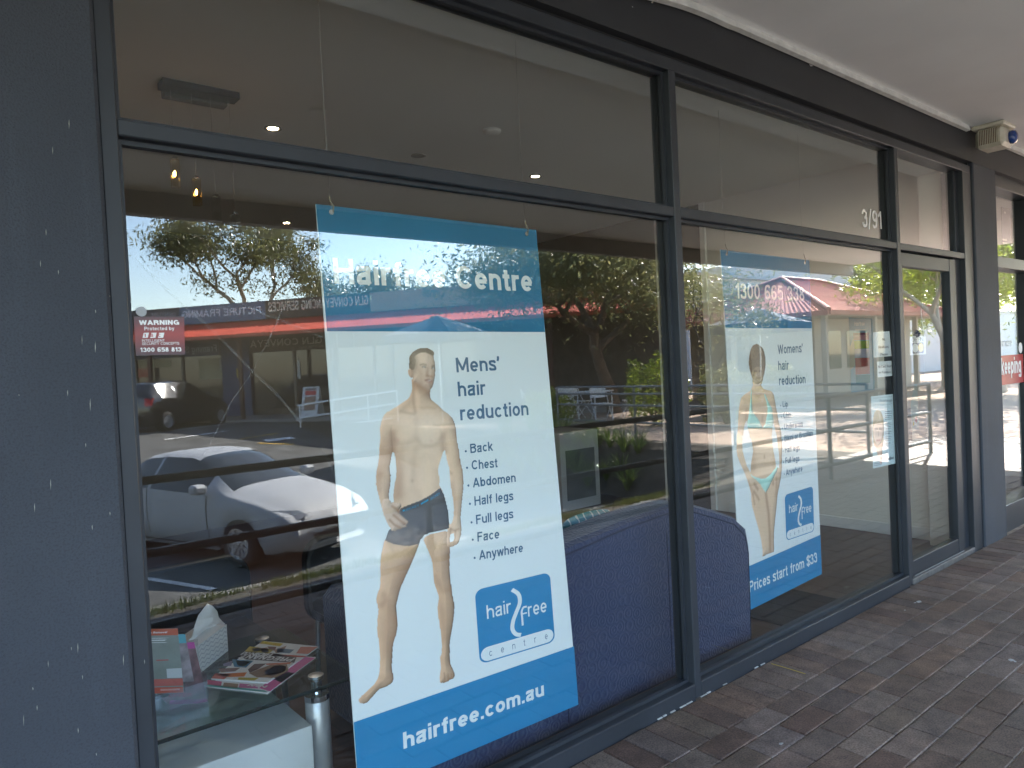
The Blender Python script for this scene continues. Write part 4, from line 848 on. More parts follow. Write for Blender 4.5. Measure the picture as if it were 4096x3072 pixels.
obj('portrait', pr.mesh(.0012), INK, ph)
# open sign on the door glass
dg = facing(.0535); op = thing('open_sign', 'small white open sign with card logo hung on the door glass', 'sign', dg.hit(nd((830, 450))[0]))
mb = MB(); px_slab(mb, dg, nd((752, 265), (910, 258), (914, 445), (752, 455)), .002); obj('plate', mb, MAT['paper'], op)
mb = MB(); px_poly(mb, dg, nd((772, 334), (888, 326), (890, 436), (776, 440)), .0006); px_text(mb, dg, 'OPEN', *nd((768, 320), (886, 312), (768, 279)), w=.10, gap=.08, lift=.0006); obj('print', mb, mat('ink_navy', (.02, .045, .12), .5), op)
for c, col, k in (((805, 382), (.70, .72, .74), .0010), ((862, 376), (.72, .52, .02), .0013)):
    q = [(c[0]+29*math.cos(a), c[1]+46*math.sin(a)) for a in np.linspace(0, 6.2832, 21)[:-1]]; mb = MB(); px_poly(mb, dg, ND(q), k); obj('disc', mb, mat('disc_ink', col, .5), op)
a, b = dg.hit(nd((884, 262))[0], .003), dg.hit(nd((862, 60))[0], .003); mb = MB().tube([a, (a+b)/2+np.array([.002, 0, 0]), b, b+np.array([0, 0, .05])], .004, 6); obj('cord', mb, mat('white_cord', (.7, .7, .68), .6), op)
p = dg.hit(nd((822, 238))[0], .004); mb = MB()
for i in range(7): mb.lathe([(0, -.012), (.012, -.004), (.012, .004), (0, .012)], p+np.array([.018*math.cos(i*.9), -.003*i % .01, .016*math.sin(i*.9)]), 8)
obj('suction_cup', mb, mat('navy_plastic', (.012, .02, .05), .4), op)
# bookkeeping office lettering
np_ = facing(.0985); F9 = zoom(3560, 1000, .482)
bk = thing('window_banner', 'red window banner reading bookkeeping in white on the office glass', 'banner', np_.hit(F9([(1000, 1120)])[0]))
k0, k1 = np_.hit(F9([(897, 1040)])[0]), np_.hit(F9([(1088, 1030)])[0]); wv = k1[0]-k0[0]
mb = MB(); z0, z1 = np_.hit(F9([(895, 1128)])[0])[2], np_.hit(F9([(890, 880)])[0])[2]; mb.box(6.402, k1[0]+.06, .0975, .0987, z0, z1); obj('vinyl', mb, mat('banner_red', (.36, .012, .016), .45, var=.1, vscale=6), bk)
mb = MB(); put_text(mb, 'kkeeping', (k0[0], .0975, k0[2]), (1, 0, 0), (0, 0, 1), wv, .135, (0, -.0010, 0), .19, .09); obj('lettering', mb, MAT['paper'], bk)
t = thing('phone_number', 'white vinyl phone number on the bookkeeping office glass', 'lettering', np_.hit(F9([(950, 803)])[0])); px_words(t, 'digits', MAT['paper'], np_, '9727 1277', *F9([(882, 803), (1014, 798), (880, 755)]), w=.17, gap=.12)
p = np_.hit(F9([(1082, 812)])[0]); o = obj('window_sticker', MB().lathe([(0, -.0012), (.045, -.0012), (.045, -.0004), (0, -.0004)], p, 24, 'y'), MAT['paper']); tag(o, 'round white sticker on the bookkeeping office glass', 'sticker')

# ------------------------------------------------------------------ the room behind the window
def floor_mat():
    m, N, L, b = principled('timber_floor'); b.inputs['Roughness'].default_value = .42
    tc = N.new('ShaderNodeTexCoord'); br = N.new('ShaderNodeTexBrick'); L.new(tc.outputs['Object'], br.inputs[0])
    br.inputs['Scale'].default_value = 1; br.inputs['Brick Width'].default_value = 1.3; br.inputs['Row Height'].default_value = .12; br.inputs['Mortar Size'].default_value = .0025
    br.inputs['Color1'].default_value = (.062, .026, .017, 1); br.inputs['Color2'].default_value = (.046, .020, .014, 1); br.inputs['Mortar'].default_value = (.02, .01, .008, 1)
    n = N.new('ShaderNodeTexNoise'); n.inputs['Scale'].default_value = 6; n.inputs['Detail'].default_value = 6; mp = N.new('ShaderNodeMapping'); mp.inputs['Scale'].default_value = (.6, 9, 1); L.new(tc.outputs['Object'], mp.inputs[0]); L.new(mp.outputs[0], n.inputs[0])
    r = N.new('ShaderNodeMapRange'); r.inputs[1].default_value = .3; r.inputs[2].default_value = .7; r.inputs[3].default_value = .7; r.inputs[4].default_value = 1.3; L.new(n.outputs[0], r.inputs[0])
    x = N.new('ShaderNodeVectorMath'); x.operation = 'SCALE'; L.new(br.outputs['Color'], x.inputs[0]); L.new(r.outputs[0], x.inputs['Scale']); L.new(x.outputs[0], b.inputs['Base Color']); return m
S = lambda name, mb, m: tag(obj(name, mb, m), kind='structure')
S('floor', MB().box(-.9, 5.9, .106, 5.6, -.12, -.002), floor_mat())
S('ceiling', MB().box(-.9, 5.9, .30, 5.6, 2.92, 2.98), MAT['ceil'])
S('wall_left', MB().box(-1.0, -.9, .34, 5.6, -.1, 2.98), MAT['iwall'])
S('wall_right', MB().box(5.9, 6.02, .30, 2.72, -.1, 2.98), MAT['iwall']); S('wall_right_shaded', MB().box(5.89, 6.02, 2.72, 5.6, -.1, 2.98), mat('wall_shade_brown', (.078, .070, .060), .8, var=.1))  # deep end of the party wall, its dimness put into a darker colour
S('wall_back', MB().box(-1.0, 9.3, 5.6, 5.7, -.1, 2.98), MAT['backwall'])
obj('lintel_lining', MB().box(.42, 5.9, .106, .30, 2.70, 2.756), MAT['white'], beam)
# next office shell
S('floor', MB().box(6.02, 9.3, .17, 5.6, -.12, -.002), mat('office_carpet', (.16, .17, .18), .95, var=.2, vscale=40))
S('ceiling', MB().box(6.02, 9.3, .17, 5.6, 2.80, 2.86), mat('office_ceiling', (.60, .63, .66), .8, var=.03))
S('wall_far', MB().box(9.3, 9.4, .17, 5.6, -.1, 2.86), MAT['iwall'])
wr = Plane((5.8985, 0, 0), (-1, 0, 0))
sk = obj('skirting', MB().bbox(5.884, 5.8995, .31, 2.1, 0, .09, .003), MAT['white']); tag(sk, 'white skirting board along the party wall', 'skirting')
nib = obj('wall_nib', MB().bbox(5.74, 5.899, .125, .29, 0, 2.92, .004), MAT['iwall']); tag(nib, 'pale wall nib beside the shop door inside', 'wall')
# doorway in the party wall
dw = thing('doorway', 'white framed inner doorway with a dark opening in the party wall', 'doorway', (5.88, 2.4, 0))
yA, yB = wr.hit((2849, 1500))[1], wr.hit((2745, 1500))[1]; zt = wr.hit((2750, 610))[2]
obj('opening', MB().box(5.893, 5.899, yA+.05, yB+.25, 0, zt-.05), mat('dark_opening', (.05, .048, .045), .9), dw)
obj('architrave', MB().bbox(5.872, 5.8992, yA, yA+.06, 0, zt, .004), MAT['white'], dw); obj('architrave', MB().bbox(5.872, 5.8992, yB+.24, yB+.30, 0, zt, .004), MAT['white'], dw); obj('architrave', MB().bbox(5.872, 5.8992, yA+.06, yB+.24, zt-.06, zt, .004), MAT['white'], dw)
p = wr.hit(C6([(122, 345)])[0]); sc_ = thing('wall_light', 'small black wall light on the party wall beside the inner doorway', 'wall light', p)
obj('shade', MB().lathe([(.035, -.05), (.05, .06), (.045, .06), (.03, -.05)], (p[0]-.06, p[1], p[2]), 16), MAT['black'], sc_); obj('arm', MB().box(p[0]-.05, p[0]+.002, p[1]-.012, p[1]+.012, p[2]-.012, p[2]+.012), MAT['black'], sc_)
# wall poster with coloured blocks, and a flyer
wpst = thing('wall_poster', 'tall pale blue wall poster with red, green and pink blocks inside the shop', 'poster', wr.hit(nd((270, 830))[0]))
mb = MB(); px_slab(mb, wr, nd((140, 75), (375, 85), (400, 800), (165, 830)), .003, .004); obj('sheet', mb, mat('poster_pale_blue', (.20, .42, .62), .5, col2=(.36, .58, .74), var=.1, vscale=4), wpst)
for q, col in ((((185, 232), (340, 226), (342, 250), (186, 256)), (.20, .02, .08)), (((186, 256), (342, 250), (344, 300), (188, 304)), (.62, .25, .33)), (((190, 312), (344, 308), (346, 385), (200, 392)), (.36, .55, .05)), (((200, 395), (348, 390), (350, 474), (204, 478)), (.62, .60, .78)), (((204, 482), (350, 478), (354, 640), (210, 650)), (.52, .06, .05)), (((212, 655), (356, 648), (358, 730), (216, 738)), (.05, .28, .33)), (((150, 380), (195, 260), (204, 560), (150, 610)), (.66, .58, .48))):
    mb = MB(); px_poly(mb, wr, ND(q), .0048); obj('colour_block', mb, mat('block_ink', col, .5), wpst)
mb = MB(); px_text(mb, wr, 'Hairfree', *nd((198, 160), (300, 158), (198, 118)), w=.14, lift=.0052)
for y in (196,): px_poly(mb, wr, nd((205, y), (312, y-2), (312, y+8), (205, y+10)), .0052)
obj('lettering', mb, MAT['paper'], wpst)
fl = thing('wall_flyer', 'pale blue flyer with a red flower on the wall behind the door', 'flyer', wr.hit(nd((812, 1205))[0]))
mb = MB(); px_slab(mb, wr, nd((798, 745), (828, 742), (846, 1196), (778, 1212), (762, 960)), .002, .004); obj('sheet', mb, mat('flyer_blue', (.55, .74, .76), .5), fl)
for c, r, col in (((820, 1102), 22, (.60, .10, .14)), ((793, 1145), 16, (.55, .55, .05))):
    mb = MB(); px_poly(mb, wr, ND([(c[0]+r*(.55+.45*abs(math.cos(2.5*a)))*math.cos(a)*.8, c[1]+1.5*r*(.55+.45*abs(math.cos(2.5*a)))*math.sin(a)) for a in np.linspace(0, 6.2832, 31)[:-1]]), .0048); obj('flower', mb, mat('flower_ink', col, .5), fl)
a = wr.hit(nd((735, 985))[0]); b = wr.hit(nd((780, 1385))[0])
o = obj('leaflet_rack', MB().bbox(5.82, 5.8975, min(a[1], b[1]), max(a[1], b[1])+.02, b[2], a[2], .004), mat('rack_grey', (.16, .17, .18), .5)); tag(o, 'plain dark grey leaflet rack on the wall behind the door', 'rack')

# ------------------------------------------------------------------ ceiling lights
warm = glow('lamp_warm', (1.0, .72, .42), 26.0)
def lamp_light(x, y, t, e=2.6):
    ld = bpy.data.lights.new('lamp_light', 'SPOT'); ld.energy = e; ld.spot_size = D2R(150); ld.spot_blend = 1.0; ld.shadow_soft_size = .03; ld.color = (1.0, .97, .93)
    lo = bpy.data.objects.new('lamp_light', ld); COL.objects.link(lo); lo.parent = t; lo.matrix_parent_inverse = Matrix.Translation(root_loc(t)).inverted(); lo.location = (x, y, 2.90)
for i, (px, lit, lab) in enumerate(((C1([(1768, 828)])[0], 1, 'lit recessed downlight beside the pendant light'), (C2([(1255, 1140)])[0], 1, 'lit recessed downlight near the window mullion'), (C2([(498, 1005)])[0], 0, 'unlit recessed downlight between the two lit ones'), (C1([(1855, 1441)])[0], 1, 'lit recessed downlight deep in the shop'))):
    p = ground_hit(px, 2.92); t = thing('downlight', lab, 'downlight', (p[0], p[1], 2.90), 'recessed downlights in the shop ceiling')
    obj('trim', MB().lathe([(.032, 2.9215), (.05, 2.9185), (.052, 2.914), (.036, 2.912), (.030, 2.9185)], (p[0], p[1], 0), 24), mat('trim_nickel', (.30, .29, .27), .4, .5), t, smooth=True)
    obj('lamp', MB().lathe([(.030, 2.9175), (.0, 2.9165)], (p[0], p[1], 0), 20), warm if lit else mat('lamp_off', (.22, .21, .19), .3), t)
    if lit: lamp_light(p[0], p[1], t)
p = ground_hit(C2([(975, 840)])[0], 2.92); o = obj('smoke_alarm', MB().lathe([(.055, 2.922), (.055, 2.905), (.045, 2.895), (0, 2.893)], (p[0], p[1], 0), 24), MAT['ceil'], smooth=True); tag(o, 'flat round cream smoke alarm on the shop ceiling', 'smoke alarm')
pe = thing('pendant_light', 'chrome bar pendant light with four square crystal drops, two glowing', 'pendant light', (1.24, 1.9, 2.3))
A, B = ground_hit(C1([(1035, 577)])[0], 2.88), ground_hit(C1([(1548, 655)])[0], 2.88)
mb = MB().box(A[0], B[0], A[1]-.055, A[1]+.035, 2.885, 2.919); obj('ceiling_plate', mb, mat('plate_nickel', (.06, .06, .058), .3, .8), pe)
mb = MB().bbox(A[0]+.03, B[0]-.03, A[1]+.04, A[1]+.10, 2.87, 2.919, .004); obj('driver_box', mb, mat('driver_grey', (.14, .14, .13), .5), pe)
cry = sheet_glass('crystal', (.90, .74, .46), 1.7)
for i, (tp, bt) in enumerate((((1130, 1035), (1145, 1215)), ((1270, 1157), (1281, 1332)), ((1397, 1275), (1405, 1440)), ((1524, 1390), (1530, 1560)))):
    pp = facing(A[1]); t0, t1 = pp.hit(C1([tp])[0]), pp.hit(C1([bt])[0]); x = t0[0]; r = .0175
    dp = obj('crystal_drop', MB().box(x-r, x+r, A[1]-r, A[1]+r, t1[2], t0[2]), cry if i < 2 else MAT['glass'], pe)
    obj('cord', MB().tube([(x, A[1], t0[2]), (x, A[1], 2.886)], .0009, 5), MAT['wire'], pe)
    obj('cap', MB().bbox(x-.012, x+.012, A[1]-.012, A[1]+.012, t0[2]+.0005, t0[2]+.012, .002), MAT['chrome'], dp)
    if i < 2: obj('bulb', MB().lathe([(0, -.016), (.004, -.010), (.0046, 0), (.003, .010), (0, .015)], (x-.002, A[1], (t0[2]+t1[2])/2), 10), glow('bulb', (1.0, .52, .13), 16.0 if i == 0 else 11.0), dp)

# ------------------------------------------------------------------ seating
def navy_mat():
    m, N, L, b = principled('navy_upholstery'); b.inputs['Roughness'].default_value = .8; b.inputs['Sheen Weight'].default_value = .25
    tc = N.new('ShaderNodeTexCoord'); v = N.new('ShaderNodeTexVoronoi'); v.inputs['Scale'].default_value = 17; v.inputs['Randomness'].default_value = .55; L.new(tc.outputs['Object'], v.inputs['Vector'])
    w = N.new('ShaderNodeMath'); w.operation = 'MULTIPLY'; w.inputs[1].default_value = 26; L.new(v.outputs['Distance'], w.inputs[0]); s = N.new('ShaderNodeMath'); s.operation = 'SINE'; L.new(w.outputs[0], s.inputs[0])
    r = N.new('ShaderNodeMapRange'); r.inputs[1].default_value = .45; r.inputs[2].default_value = 1; L.new(s.outputs[0], r.inputs[0])
    x = N.new('ShaderNodeMix'); x.data_type = 'RGBA'; L.new(r.outputs[0], x.inputs[0]); x.inputs[6].default_value = (.008, .022, .080, 1); x.inputs[7].default_value = (.014, .031, .098, 1); L.new(x.outputs[2], b.inputs['Base Color'])
    bp = N.new('ShaderNodeBump'); bp.inputs['Strength'].default_value = .25; bp.inputs['Distance'].default_value = .004; L.new(s.outputs[0], bp.inputs['Height']); L.new(bp.outputs[0], b.inputs['Normal']); return m
MAT['navy'] = navy_mat()
so = thing('sofa', 'navy blue patterned sofa with its back against the shop window', 'sofa', (2.3, .6, 0))
def soft_prism(prof, y0, y1, r=.03):
    """outline in x-z swept along y with rolled edges"""
    mb = MB(); c = np.mean(np.array(prof), 0); rings = []
    for y, k in ((y0, r), (y0+r*.3, r*.3), (y0+r, 0), (y1-r, 0), (y1-r*.3, r*.3), (y1, r)):
        rings.append([(p[0]+(k if p[0] < c[0] else -k), y, p[1]-(k if p[1] > c[1] else 0)) for p in prof])
    n = len(prof); V = [q for R in rings for q in R]
    mb.add(V, [(i*n+j, i*n+(j+1) % n, (i+1)*n+(j+1) % n, (i+1)*n+j) for i in range(len(rings)-1) for j in range(n)]+[tuple(range(n)), tuple((len(rings)-1)*n+j for j in range(n))]); return mb
back = [(1.32, .0), (3.305, .0), (3.312, .48), (3.29, .57), (3.20, .645), (3.05, .70), (2.86, .765), (2.70, .785), (2.4, .765), (2.0, .725), (1.6, .715), (1.42, .68), (1.33, .58)]
obj('backrest', soft_prism(back, .205, .43, .035), MAT['navy'], so)
pip = mat('navy_piping', (.008, .018, .055), .8)
for x in (1.98, 2.64): obj('seam', MB().tube([(x, .2045, .02), (x, .2035, .4), (x, .2045, .66), (x, .215, .725)], .0032, 6), pip, so)
obj('piping', MB().tube([(p_[0]+(-.030 if p_[0] > 2.3 else .030), .206, p_[1]-.030 if p_[1] > .3 else p_[1]+.004) for p_ in back], .0045, 6), pip, so)
obj('seat', MB().bbox(1.48, 3.14, .43, 1.02, .06, .42, .04), MAT['navy'], so)
for x in (1.32, 3.145): obj('arm', MB().bbox(x, x+.16, .43, 1.04, .0, .56, .04), MAT['navy'], so)
cu = Plane((0, .50, 0), (0, -1, .0)); c0 = cu.hit((2342, 2074)); mb = MB(); n = 14; V = []
for s in (-1, 1):
    for j in range(n+1):
        for i in range(n+1):
            u, v = i/n*2-1, j/n*2-1; th = .075*math.sqrt(max(0, (1-u*u)*(1-v*v))); e = 1-.10*(u*u*v*v)
            V.append((c0[0]-.02+.16*u*e, .52+s*th-.06*v, .615+.16*v*e))
mb.add(V, [(s*(n+1)**2+j*(n+1)+i, s*(n+1)**2+j*(n+1)+i+1, s*(n+1)**2+(j+1)*(n+1)+i+1, s*(n+1)**2+(j+1)*(n+1)+i) for s in (0, 1) for j in range(n) for i in range(n)])
cm, N, L, b_ = principled('teal_cushion'); tc = N.new('ShaderNodeTexCoord'); wv_ = N.new('ShaderNodeTexWave'); wv_.inputs['Scale'].default_value = 7; wv_.inputs['Distortion'].default_value = 6; L.new(tc.outputs['Object'], wv_.inputs[0]); cr = N.new('ShaderNodeValToRGB'); cr.color_ramp.elements[0].position = .90; cr.color_ramp.elements[0].color = (.03, .17, .22, 1); cr.color_ramp.elements[1].position = .95; cr.color_ramp.elements[1].color = (.35, .42, .42, 1); L.new(wv_.outputs[0], cr.inputs[0]); L.new(cr.outputs[0], b_.inputs['Base Color']); b_.inputs['Roughness'].default_value = .9
o = obj('cushion', mb, cm, None, True); tag(o, 'teal scatter cushion with white pattern on the navy sofa', 'cushion')
leather = mat('black_leather', (.010, .010, .012), .5)
def chair(x, y, label):
    t = thing('chair', label, 'chair', (x, y, 0), 'black chairs behind the coffee table')
    prof = [(x-.27+.27-.25*math.cos(a)*1.0, .54+.19*math.sin(a)) for a in ()]
    P = []
    for cx, cz, a0 in ((.17, .62, 0), (-.17, .62, 90), (-.17, .42, 180), (.17, .42, 270)):
        for i in range(7): a = D2R(a0+15*i); P.append((x+cx+.10*math.cos(a), cz+.10*math.sin(a)))
    obj('backrest', soft_prism(P, y, y+.07, .015), leather, t); obj('seat', MB().bbox(x-.25, x+.25, y-.46, y+.02, .38, .45, .02), leather, t)
    for sx in (-1, 1):
        for yy in (y-.42, y+.02): obj('leg', MB().tube([(x+sx*.22, yy, .39), (x+sx*.24, yy, 0)], .012, 8), MAT['steel'], t)
chair(.83, 1.22, 'black leather chair facing the tissue box'); chair(1.62, 1.22, 'black leather chair behind the mens poster')
ct = thing('reception_counter', 'white reception counter with a dark recessed panel deep in the shop', 'counter', (5.2, 3.4, 0))
obj('carcass', MB().bbox(4.93, 5.47, 3.36, 3.9, 0, .78, .004), mat('counter_white', (.36, .36, .355), .5), ct); obj('panel', MB().box(5.0, 5.40, 3.352, 3.3595, .10, .60), mat('dark_panel', (.10, .105, .11), .4), ct)
o = obj('doormat', MB().bbox(3.55, 4.14, .13, .78, -.0015, .010, .003), mat('mat_black', (.018, .020, .022), .95, var=.3, vscale=90, bump=.5, bscale=300)); tag(o, 'black doormat on the timber floor inside the window', 'doormat')

# ------------------------------------------------------------------ coffee table and what lies on it
tb = thing('coffee_table', 'glass topped coffee table with white shelf and steel legs by the window', 'coffee table', (.45, .62, 0))
obj('glass_top', MB().box(-.35, 1.12, .305, .955, .440, .452), MAT['glass_green'], tb)
obj('edge', MB().box(-.35, 1.12, .3035, .3048, .440, .452), mat('glass_edge', (.006, .018, .018), .2), tb)
obj('shelf', MB().bbox(-.30, .952, .312, .90, .13, .333, .002), mat('shelf_white', (.66, .68, .68), .35, var=.04, vscale=3), tb)
for x in (-.25, 1.005):
    for y in (.385, .87):
        lg = obj('leg', MB().lathe([(.040, 0), (.040, .392), (.036, .396)], (x, y, 0), 28), mat('leg_satin', (.60, .62, .65), .36, .45), tb, smooth=False)
        smooth_by(lg); obj('collar', MB().lathe([(.041, .380), (.041, .398), (.018, .400), (.018, .440)], (x, y, 0), 28), MAT['chrome'], lg)
        obj('cap', MB().lathe([(.018, .4525), (.026, .4525), (.026, .460), (.0, .462)], (x, y, 0), 24), MAT['steel'], lg)
TZ = .452
up = lambda z: Plane((0, 0, z), (0, 0, 1))
def slab_on(name, px, z0, th, m, parent):
    P = [np.array(ground_hit(q, z0+th)) for q in TB(px)]; return obj(name, MB().prism(P, (0, 0, -th)), m, parent)
def magazine(label, cover, z0, th, blocks, texts):
    P = [ground_hit(q, z0+th) for q in TB(cover)]; t = thing('magazine', label, 'magazine', (*np.mean(P, 0)[:2], z0), 'magazines on the coffee table')
    slab_on('pages', cover, z0, th, MAT['paper'], t)
    for q, col in blocks:
        mb = MB(); px_poly(mb, up(z0+th+.0006), TB(q)); obj('cover_block', mb, mat('cover_ink', col, .35), t)
    for s, a, b, c, col in texts:
        mb = MB(); px_text(mb, up(z0+th+.0009), s, *TB([a, b, c]), w=.20, gap=.08, lift=.0003); obj('headline', mb, mat('headline_ink', col, .35), t)
magazine('glossy magazine with pink edge, lowest of the pile on the table', [(925, 930), (1590, 1000), (2112, 615), (1480, 585)], TZ+.0003, .004,
    [([(940, 905), (1560, 975), (1590, 995), (930, 932)], (.10, .42, .40)), ([(1500, 950), (1620, 985), (2105, 625), (1980, 612)], (.66, .10, .34)), ([(940, 860), (1100, 880), (1090, 930), (945, 915)], (.62, .10, .22)), ([(1120, 890), (1280, 905), (1265, 950), (1110, 935)], (.35, .22, .14)), ([(1290, 900), (1480, 915), (1490, 955), (1280, 945)], (.62, .16, .36)), ([(1640, 850), (1800, 770), (1880, 790), (1740, 890)], (.05, .05, .06))], [('NW', (1600, 925), (1400, 905), (1640, 955), (.72, .70, .70))])
magazine('glossy magazine with a face and orange bands on top of the pile', [(985, 845), (1590, 888), (2142, 500), (1540, 440)], TZ+.0046, .005,
    [([(1290, 590), (1345, 552), (1660, 575), (1905, 618), (1880, 676), (1350, 640)], (.10, .085, .09)), ([(1540, 442), (1760, 470), (1725, 500), (1505, 468)], (.62, .46, .02)), ([(1400, 500), (1660, 535), (1600, 585), (1340, 560)], (.55, .40, .03)), ([(1420, 525), (1500, 515), (1520, 545), (1450, 560)], (.42, .24, .15)), ([(1510, 520), (1590, 512), (1610, 560), (1540, 572)], (.40, .20, .13)), ([(1590, 500), (1690, 505), (1670, 545), (1610, 540)], (.24, .12, .09)),
     ([(1630, 580), (2020, 605), (1985, 618), (1640, 606)], (.56, .07, .03)), ([(1700, 520), (1880, 535), (1830, 575), (1690, 565)], (.10, .20, .30)), ([(1950, 505), (2135, 505), (2030, 582), (1900, 575)], (.55, .14, .08)), ([(1660, 540), (1800, 490), (1760, 560), (1680, 575)], (.45, .28, .20)),
     ([(1010, 800), (1370, 780), (1340, 825), (1150, 830)], (.72, .20, .04)), ([(985, 845), (1120, 855), (1200, 800), (1030, 790)], (.62, .14, .10)), ([(1210, 640), (1440, 655), (1360, 730), (1230, 720)], (.05, .22, .34)), ([(1250, 652), (1410, 665), (1340, 715), (1270, 705)], (.55, .42, .02)), ([(1280, 835), (1500, 840), (1450, 868), (1270, 860)], (.52, .42, .03)),
     ([(1390, 790), (1620, 700), (1800, 690), (1820, 760), (1680, 840), (1480, 835)], (.28, .17, .10)), ([(1560, 760), (1680, 705), (1790, 710), (1780, 770), (1650, 815), (1560, 805)], (.60, .38, .27)), ([(1380, 750), (1450, 690), (1580, 685), (1480, 750), (1400, 785)], (.11, .06, .05)), ([(1575, 685), (1850, 672), (1830, 690), (1580, 700)], (.62, .16, .08)), ([(1060, 740), (1300, 730), (1240, 770), (1090, 780)], (.22, .12, .10)), ([(1110, 690), (1220, 650), (1200, 710), (1120, 715)], (.20, .18, .30))],
    [('PREGNANT', (1895, 625), (1335, 588), (1880, 668), (.78, .78, .78)), ('HIDING!', (1660, 580), (1345, 560), (1640, 612), (.78, .78, .78))])
# tissue box
A, B = ground_hit(TB([(920, 748)])[0], TZ), ground_hit(TB([(1168, 548)])[0], TZ); A, B = np.array(A), np.array(B); dv = (B-A)/np.linalg.norm(B-A); A = B-dv*.215; nv = np.array([-dv[1], dv[0], 0])
tp = Plane(B, -nv); zt = tp.hit(TB([(1160, 258)])[0])[2]; TH = max(.07, min(.12, zt-TZ))
tx = thing('tissue_box', 'white tissue box with grey zigzag print and a tissue standing out', 'tissue box', (*(A+dv*.1+nv*.05)[:2], TZ))
mb = MB(); Q = [A, B, B+nv*.11, A+nv*.11]; mb.prism([q+np.array([0, 0, .0005]) for q in Q], (0, 0, TH)); bx = obj('carton', mb, mat('carton_white', (.74, .74, .73), .6), tx)
zz = mat('zigzag_grey', (.48, .49, .52), .6)
for k in range(6):
    pts = [(.012+.0165*i, .010+k*TH*.155+(.008 if i % 2 else 0)) for i in range(13)]; v, f = stroke_faces(pts, .0042)
    mb = MB().add([A+dv*p[0]+np.array([0, 0, p[1]+.0005])-nv*.0006 for p in v], f); obj('zigzag', mb, zz, bx)
tpl = Plane(A+nv*.05, -nv); edge = TB([(742, 432), (752, 395), (800, 285), (860, 165), (905, 90), (948, 38), (985, 62), (1035, 122), (1085, 185), (1125, 234), (1118, 256), (1040, 292), (960, 322), (905, 345), (850, 385), (790, 428)])
E_ = [tpl.hit(q) for q in edge]; cc = sum(E_)/len(E_); mb = MB(); V = []; rings_ = (1.0, .72, .42, .12)
for k in rings_:
    for i, p_ in enumerate(E_): V.append(cc+(p_-cc)*k-nv*(.020*(1-k)+.006*math.sin(i*1.3)*k)+nv*.004*math.sin(i*2.1+k*9))
n = len(E_); mb.add(V, [(r*n+i, r*n+(i+1) % n, (r+1)*n+(i+1) % n, (r+1)*n+i) for r in range(3) for i in range(n)]+[tuple(3*n+i for i in range(n))]); obj('tissue', mb, mat('tissue', (.82, .82, .82), .9, bump=.2, bscale=90), tx, smooth=True)
# leaflet holder
lp = facing(.50); hd = thing('leaflet_holder', 'clear acrylic holder of red, teal and magenta leaflets on the table', 'leaflet holder', lp.hit(TB([(600, 1100)])[0]))
def leaf(px, y, th, m, lift=0): mb = MB(); px_slab(mb, facing(y), TB(px), th); return obj('leaflet', mb, m, hd)
l1 = leaf([(150, 316), (622, 308), (692, 1000), (230, 1020)], .50, .0015, mat('leaflet_sage', (.20, .235, .215), .4, var=.15, vscale=12))
for q, col in (([(150, 316), (622, 308), (628, 378), (155, 386)], (.52, .09, .03)), ([(216, 860), (676, 845), (682, 922), (222, 936)], (.46, .10, .08)), ([(224, 945), (680, 938), (688, 998), (230, 1012)], (.48, .07, .03)), ([(500, 742), (664, 734), (672, 836), (508, 842)], (.52, .56, .58)), ([(390, 645), (522, 640), (523, 652), (391, 657)], (.40, .08, .07))):
    mb = MB(); px_poly(mb, lp, TB(q), .0006); obj('print', mb, mat('leaflet_ink', col, .4), l1)
mb = MB(); px_text(mb, lp, 'Tattoo Removal', *TB([(220, 364), (505, 356), (220, 344)]), w=.18, lift=.001); obj('lettering', mb, MAT['paper'], l1); mb = MB()
for y in (410, 430, 436, 458): px_poly(mb, lp, TB([(340, y), (random.uniform(480, 560), y-3), (480, y+2), (340, y+4)]), .001)
for y in (962, 972): px_poly(mb, lp, TB([(436, y), (646, y-6), (646, y-3), (436, y+3)]), .001)
obj('print_line', mb, MAT['paper'], l1)['kind'] = 'stuff'
l2 = leaf([(600, 372), (703, 368), (800, 878), (680, 884)], .53, .0015, mat('leaflet_teal', (.26, .22, .24), .4, var=.4, vscale=30))
mb = MB(); px_poly(mb, facing(.53), TB([(600, 372), (703, 368), (716, 462), (620, 470)]), .0006); obj('print', mb, mat('leaflet_teal_ink', (.06, .34, .42), .4), l2)
l3 = leaf([(716, 460), (800, 452), (946, 1098), (820, 1118), (520, 1128), (440, 1060), (700, 990)], .545, .0015, mat('leaflet_brown', (.16, .08, .09), .4, var=.5, vscale=25))
mb = MB(); px_poly(mb, facing(.545), TB([(716, 460), (800, 452), (812, 520), (734, 528)]), .0006); px_poly(mb, facing(.545), TB([(540, 1085), (930, 1062), (944, 1098), (820, 1118), (525, 1127)]), .0006); obj('print', mb, mat('leaflet_magenta', (.44, .05, .28), .4), l3)
mb = MB(); px_text(mb, facing(.545), 'OFFER', *TB([(520, 1052), (770, 1040), (520, 1012)]), w=.22, lift=.001); obj('lettering', mb, mat('offer_ink', (.22, .02, .05), .4), l3)
acr = sheet_glass('acrylic', (.93, .94, .95), 1.5); A, B = facing(.49).hit(TB([(300, 1130)])[0]), facing(.49).hit(TB([(905, 1120)])[0]); zb = TZ+.0005
mb = MB(); mb.box(A[0]-.12, B[0]+.012, .487, .489, zb, zb+.055); mb.box(A[0]-.12, B[0]+.014, .566, .568, zb, zb+.17); mb.box(B[0]+.012, B[0]+.014, .487, .566, zb, zb+.075); mb.box(A[0]-.12, B[0]+.012, .489, .566, zb, zb+.002); obj('acrylic_body', mb, acr, hd)
